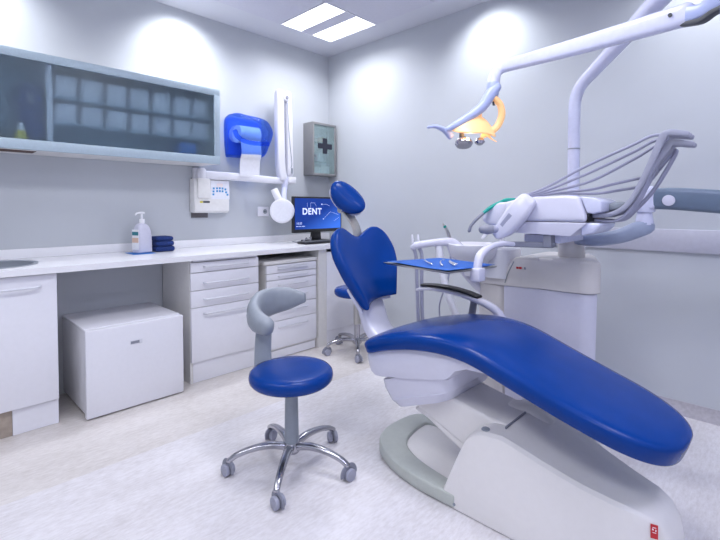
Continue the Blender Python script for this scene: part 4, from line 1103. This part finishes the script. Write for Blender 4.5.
# ------------------------------------------------------------------ tray, paper and steel instruments
tr = thing('instrument_tray', 'rectangular steel tray held out over the chair by the console', 'tray', (2.36, -1.36, .94))
cn = [V(2.085, -1.485, 0), V(2.515, -1.555, 0), V(2.565, -1.215, 0), V(2.195, -1.150, 0)]
ctr = sum(cn, V(0, 0, 0))/4
def quad(s, z): return [ctr+(c_-ctr)*s+V(0, 0, z) for c_ in cn]
bm = NB(); loft(bm, [quad(.94, .9375), quad(.94, .941), quad(1.0, .948), quad(1.012, .948), quad(1.012, .946), quad(.95, .9375)], True); obj('pan', bm, M['steel'], tr)
bm = NB()
gq = []
N_ = 12
for i in range(N_+1):
    row = []
    for j in range(N_+1):
        s, q = i/N_, j/N_
        p = (cn[0]*(1-s)+cn[1]*s)*(1-q)+(cn[3]*(1-s)+cn[2]*s)*q
        p = ctr+(p-ctr)*.97+V(0, 0, .9535+.0018*math.sin(7*s)*math.cos(5*q))
        row.append(p)
    gq.append(row)
vt = [[bm.verts.new(p) for p in r] for r in gq]; vb = [[bm.verts.new(p-V(0, 0, .0015)) for p in r] for r in gq]
for i in range(N_):
    for j in range(N_):
        bm.faces.new((vt[i][j], vt[i+1][j], vt[i+1][j+1], vt[i][j+1])); bm.faces.new((vb[i][j], vb[i][j+1], vb[i+1][j+1], vb[i+1][j]))
for i in range(N_):
    bm.faces.new((vt[i][0], vb[i][0], vb[i+1][0], vt[i+1][0])); bm.faces.new((vt[i][N_], vt[i+1][N_], vb[i+1][N_], vb[i][N_]))
    bm.faces.new((vt[0][i], vt[0][i+1], vb[0][i+1], vb[0][i])); bm.faces.new((vt[N_][i], vb[N_][i], vb[N_][i+1], vt[N_][i+1]))
tag(obj('tray_paper', bm, M['bpaper']), 'bright blue paper sheet lining the instrument tray', 'paper sheet')
def inst(name, label, pts, r, extra):
    t = thing(name, label, 'dental tool', pts[0], 'steel tools on the blue tray paper')
    bm = NB(); tube(bm, pts, r, 6, 8, True); obj('shaft', bm, M['tool'], t)
    if extra == 'mirror':
        bm = NB(); lathe(bm, [(0, -.001), (.011, -.001), (.011, .001), (0, .001)], pts[-1], (.2, .3, 1), 20); obj('mirror_disc', bm, M['tool'], t)
    elif extra == 'tip':
        bm = NB(); p = Vector(pts[-1]); tube(bm, [p, p+V(.010, .006, .008), p+V(.018, .008, .004)], .0015, 5, 8, True); obj('hook_tip', bm, M['tool'], t)
    elif extra == 'jaw':
        bm = NB(); tube(bm, [tuple(Vector(p)+V(.004, .012*(1-i/2), .004)) for i, p in enumerate(pts)], r, 6, 8, True); obj('second_leg', bm, M['tool'], t)
M['tool'] = mat('polished_tool', (0.85, 0.86, 0.92), 0.2, 0.8)
inst('dental_mirror', 'thin steel dental mirror lying leftmost on the tray paper', [(2.36, -1.46, .9605), (2.30, -1.41, .9605), (2.25, -1.36, .9615)], [.005, .004, .0035], 'mirror')
inst('dental_probe', 'thin steel probe lying between mirror and tweezers on the tray paper', [(2.42, -1.46, .9605), (2.37, -1.40, .9605), (2.33, -1.34, .9615)], [.005, .004, .0035], 'tip')
inst('tweezers', 'steel tweezers lying rightmost on the tray paper', [(2.46, -1.42, .9605), (2.41, -1.37, .9605), (2.36, -1.31, .9605)], [.0045, .004, .003], 'jaw')

# ------------------------------------------------------------------ suction holder
sh = thing('suction_holder', 'white assistant holder arm carrying the suction hoses left of the bowl', 'holder', (2.0, -.95, .97))
bm = NB(); sweep(bm, [(1.925, -1.035, .988), (1.945, -1.02, 1.000), (2.0, -.98, 1.012), (2.06, -.93, 1.020), (2.11, -.89, 1.018), (2.16, -.87, .985)], [.03, .036, .036, .034, .034, .03], [.018, .022, .022, .024, .028, .022], 3.5, 16); obj('bar', bm, M['shell'], sh)
bm = NB(); sweep(bm, [(2.10, -.90, 1.0), (2.14, -.88, .90), (2.20, -.80, .78), (2.25, -.72, .70)], [.02, .02, .022, .022], None, 3, 14, (1, 0, 0)); obj('support_arm', bm, M['shell'], sh)
bm = NB(); sweep(bm, [(2.05, -.945, 1.0), (2.08, -.935, .80), (2.17, -.90, .55), (2.23, -.78, .42)], [.022, .020, .02, .02], None, 2.5, 14, (1, 0, 0)); obj('drop_arm', bm, M['bin'], sh)
for k, (x, y, lab) in enumerate(((1.935, -1.045, 'grey suction hose with white nozzle, left one in the holder'), (1.962, -1.022, 'grey suction hose with white nozzle, right one in the holder'))):
    t = thing('suction_hose', lab, 'suction hose', (x, y, .99), 'suction hoses hanging in the white holder')
    bm = NB(); cyl(bm, (x, y, .985), (x-.006, y-.006, 1.065), .008, .006, 12, .002); obj('nozzle', bm, M['white'], t)
    bm = NB(); tube(bm, [(x, y, .985), (x+.012, y+.01, .93), (x+.022-.01*k, y+.01, .75), (x+.035-.012*k, y+.012, .5), (x+.06, y+.03, .25), (x+.16, y+.10, .13), (2.25, -.78, .14)], .011, 8, 12); obj('hose', bm, M['hose'], t)
t = thing('air_water_syringe', 'steel air and water syringe leaning in the white holder', 'syringe', (2.09, -.89, 1.03))
bm = NB(); tube(bm, [(2.088, -.888, 1.045), (2.080, -.897, 1.085), (2.062, -.915, 1.130)], [.011, .010, .006], 6, 12, True); obj('handle', bm, M['steel'], t)
bm = NB(); cyl(bm, (2.071, -.906, 1.108), (2.066, -.911, 1.118), .0095, seg=12); obj('button_ring', bm, M['teal'], t)
bm = NB(); tube(bm, [(2.088, -.888, 1.045), (2.095, -.885, .95), (2.09, -.90, .80), (2.04, -.92, .62), (2.08, -.90, .45), (2.2, -.79, .40)], .005, 8, 8); obj('hose', bm, M['hose'], t)

# ------------------------------------------------------------------ light and camera
w = bpy.data.worlds.new('room_world'); sc.world = w; w.use_nodes = True
w.node_tree.nodes['Background'].inputs['Color'].default_value = (0.5, 0.55, 0.7, 1)
w.node_tree.nodes['Background'].inputs['Strength'].default_value = 0.05
cam = bpy.data.cameras.new('camera'); cam.sensor_fit = 'HORIZONTAL'; cam.sensor_width = 36
cam.lens = 445/720*36; cam.shift_y = -.06777; cam.clip_start = .02
co = bpy.data.objects.new('camera', cam); COL.objects.link(co)
co.location = (3.58, -3.2, 1.226); co.rotation_euler = (math.radians(90-1.7), 0, math.radians(44.2))
sc.camera = co
sc.cycles.use_denoising = True
sc.cycles.max_bounces = 10; sc.cycles.diffuse_bounces = 5; sc.cycles.transmission_bounces = 8; sc.cycles.transparent_max_bounces = 12
sc.cycles.sample_clamp_indirect = 6
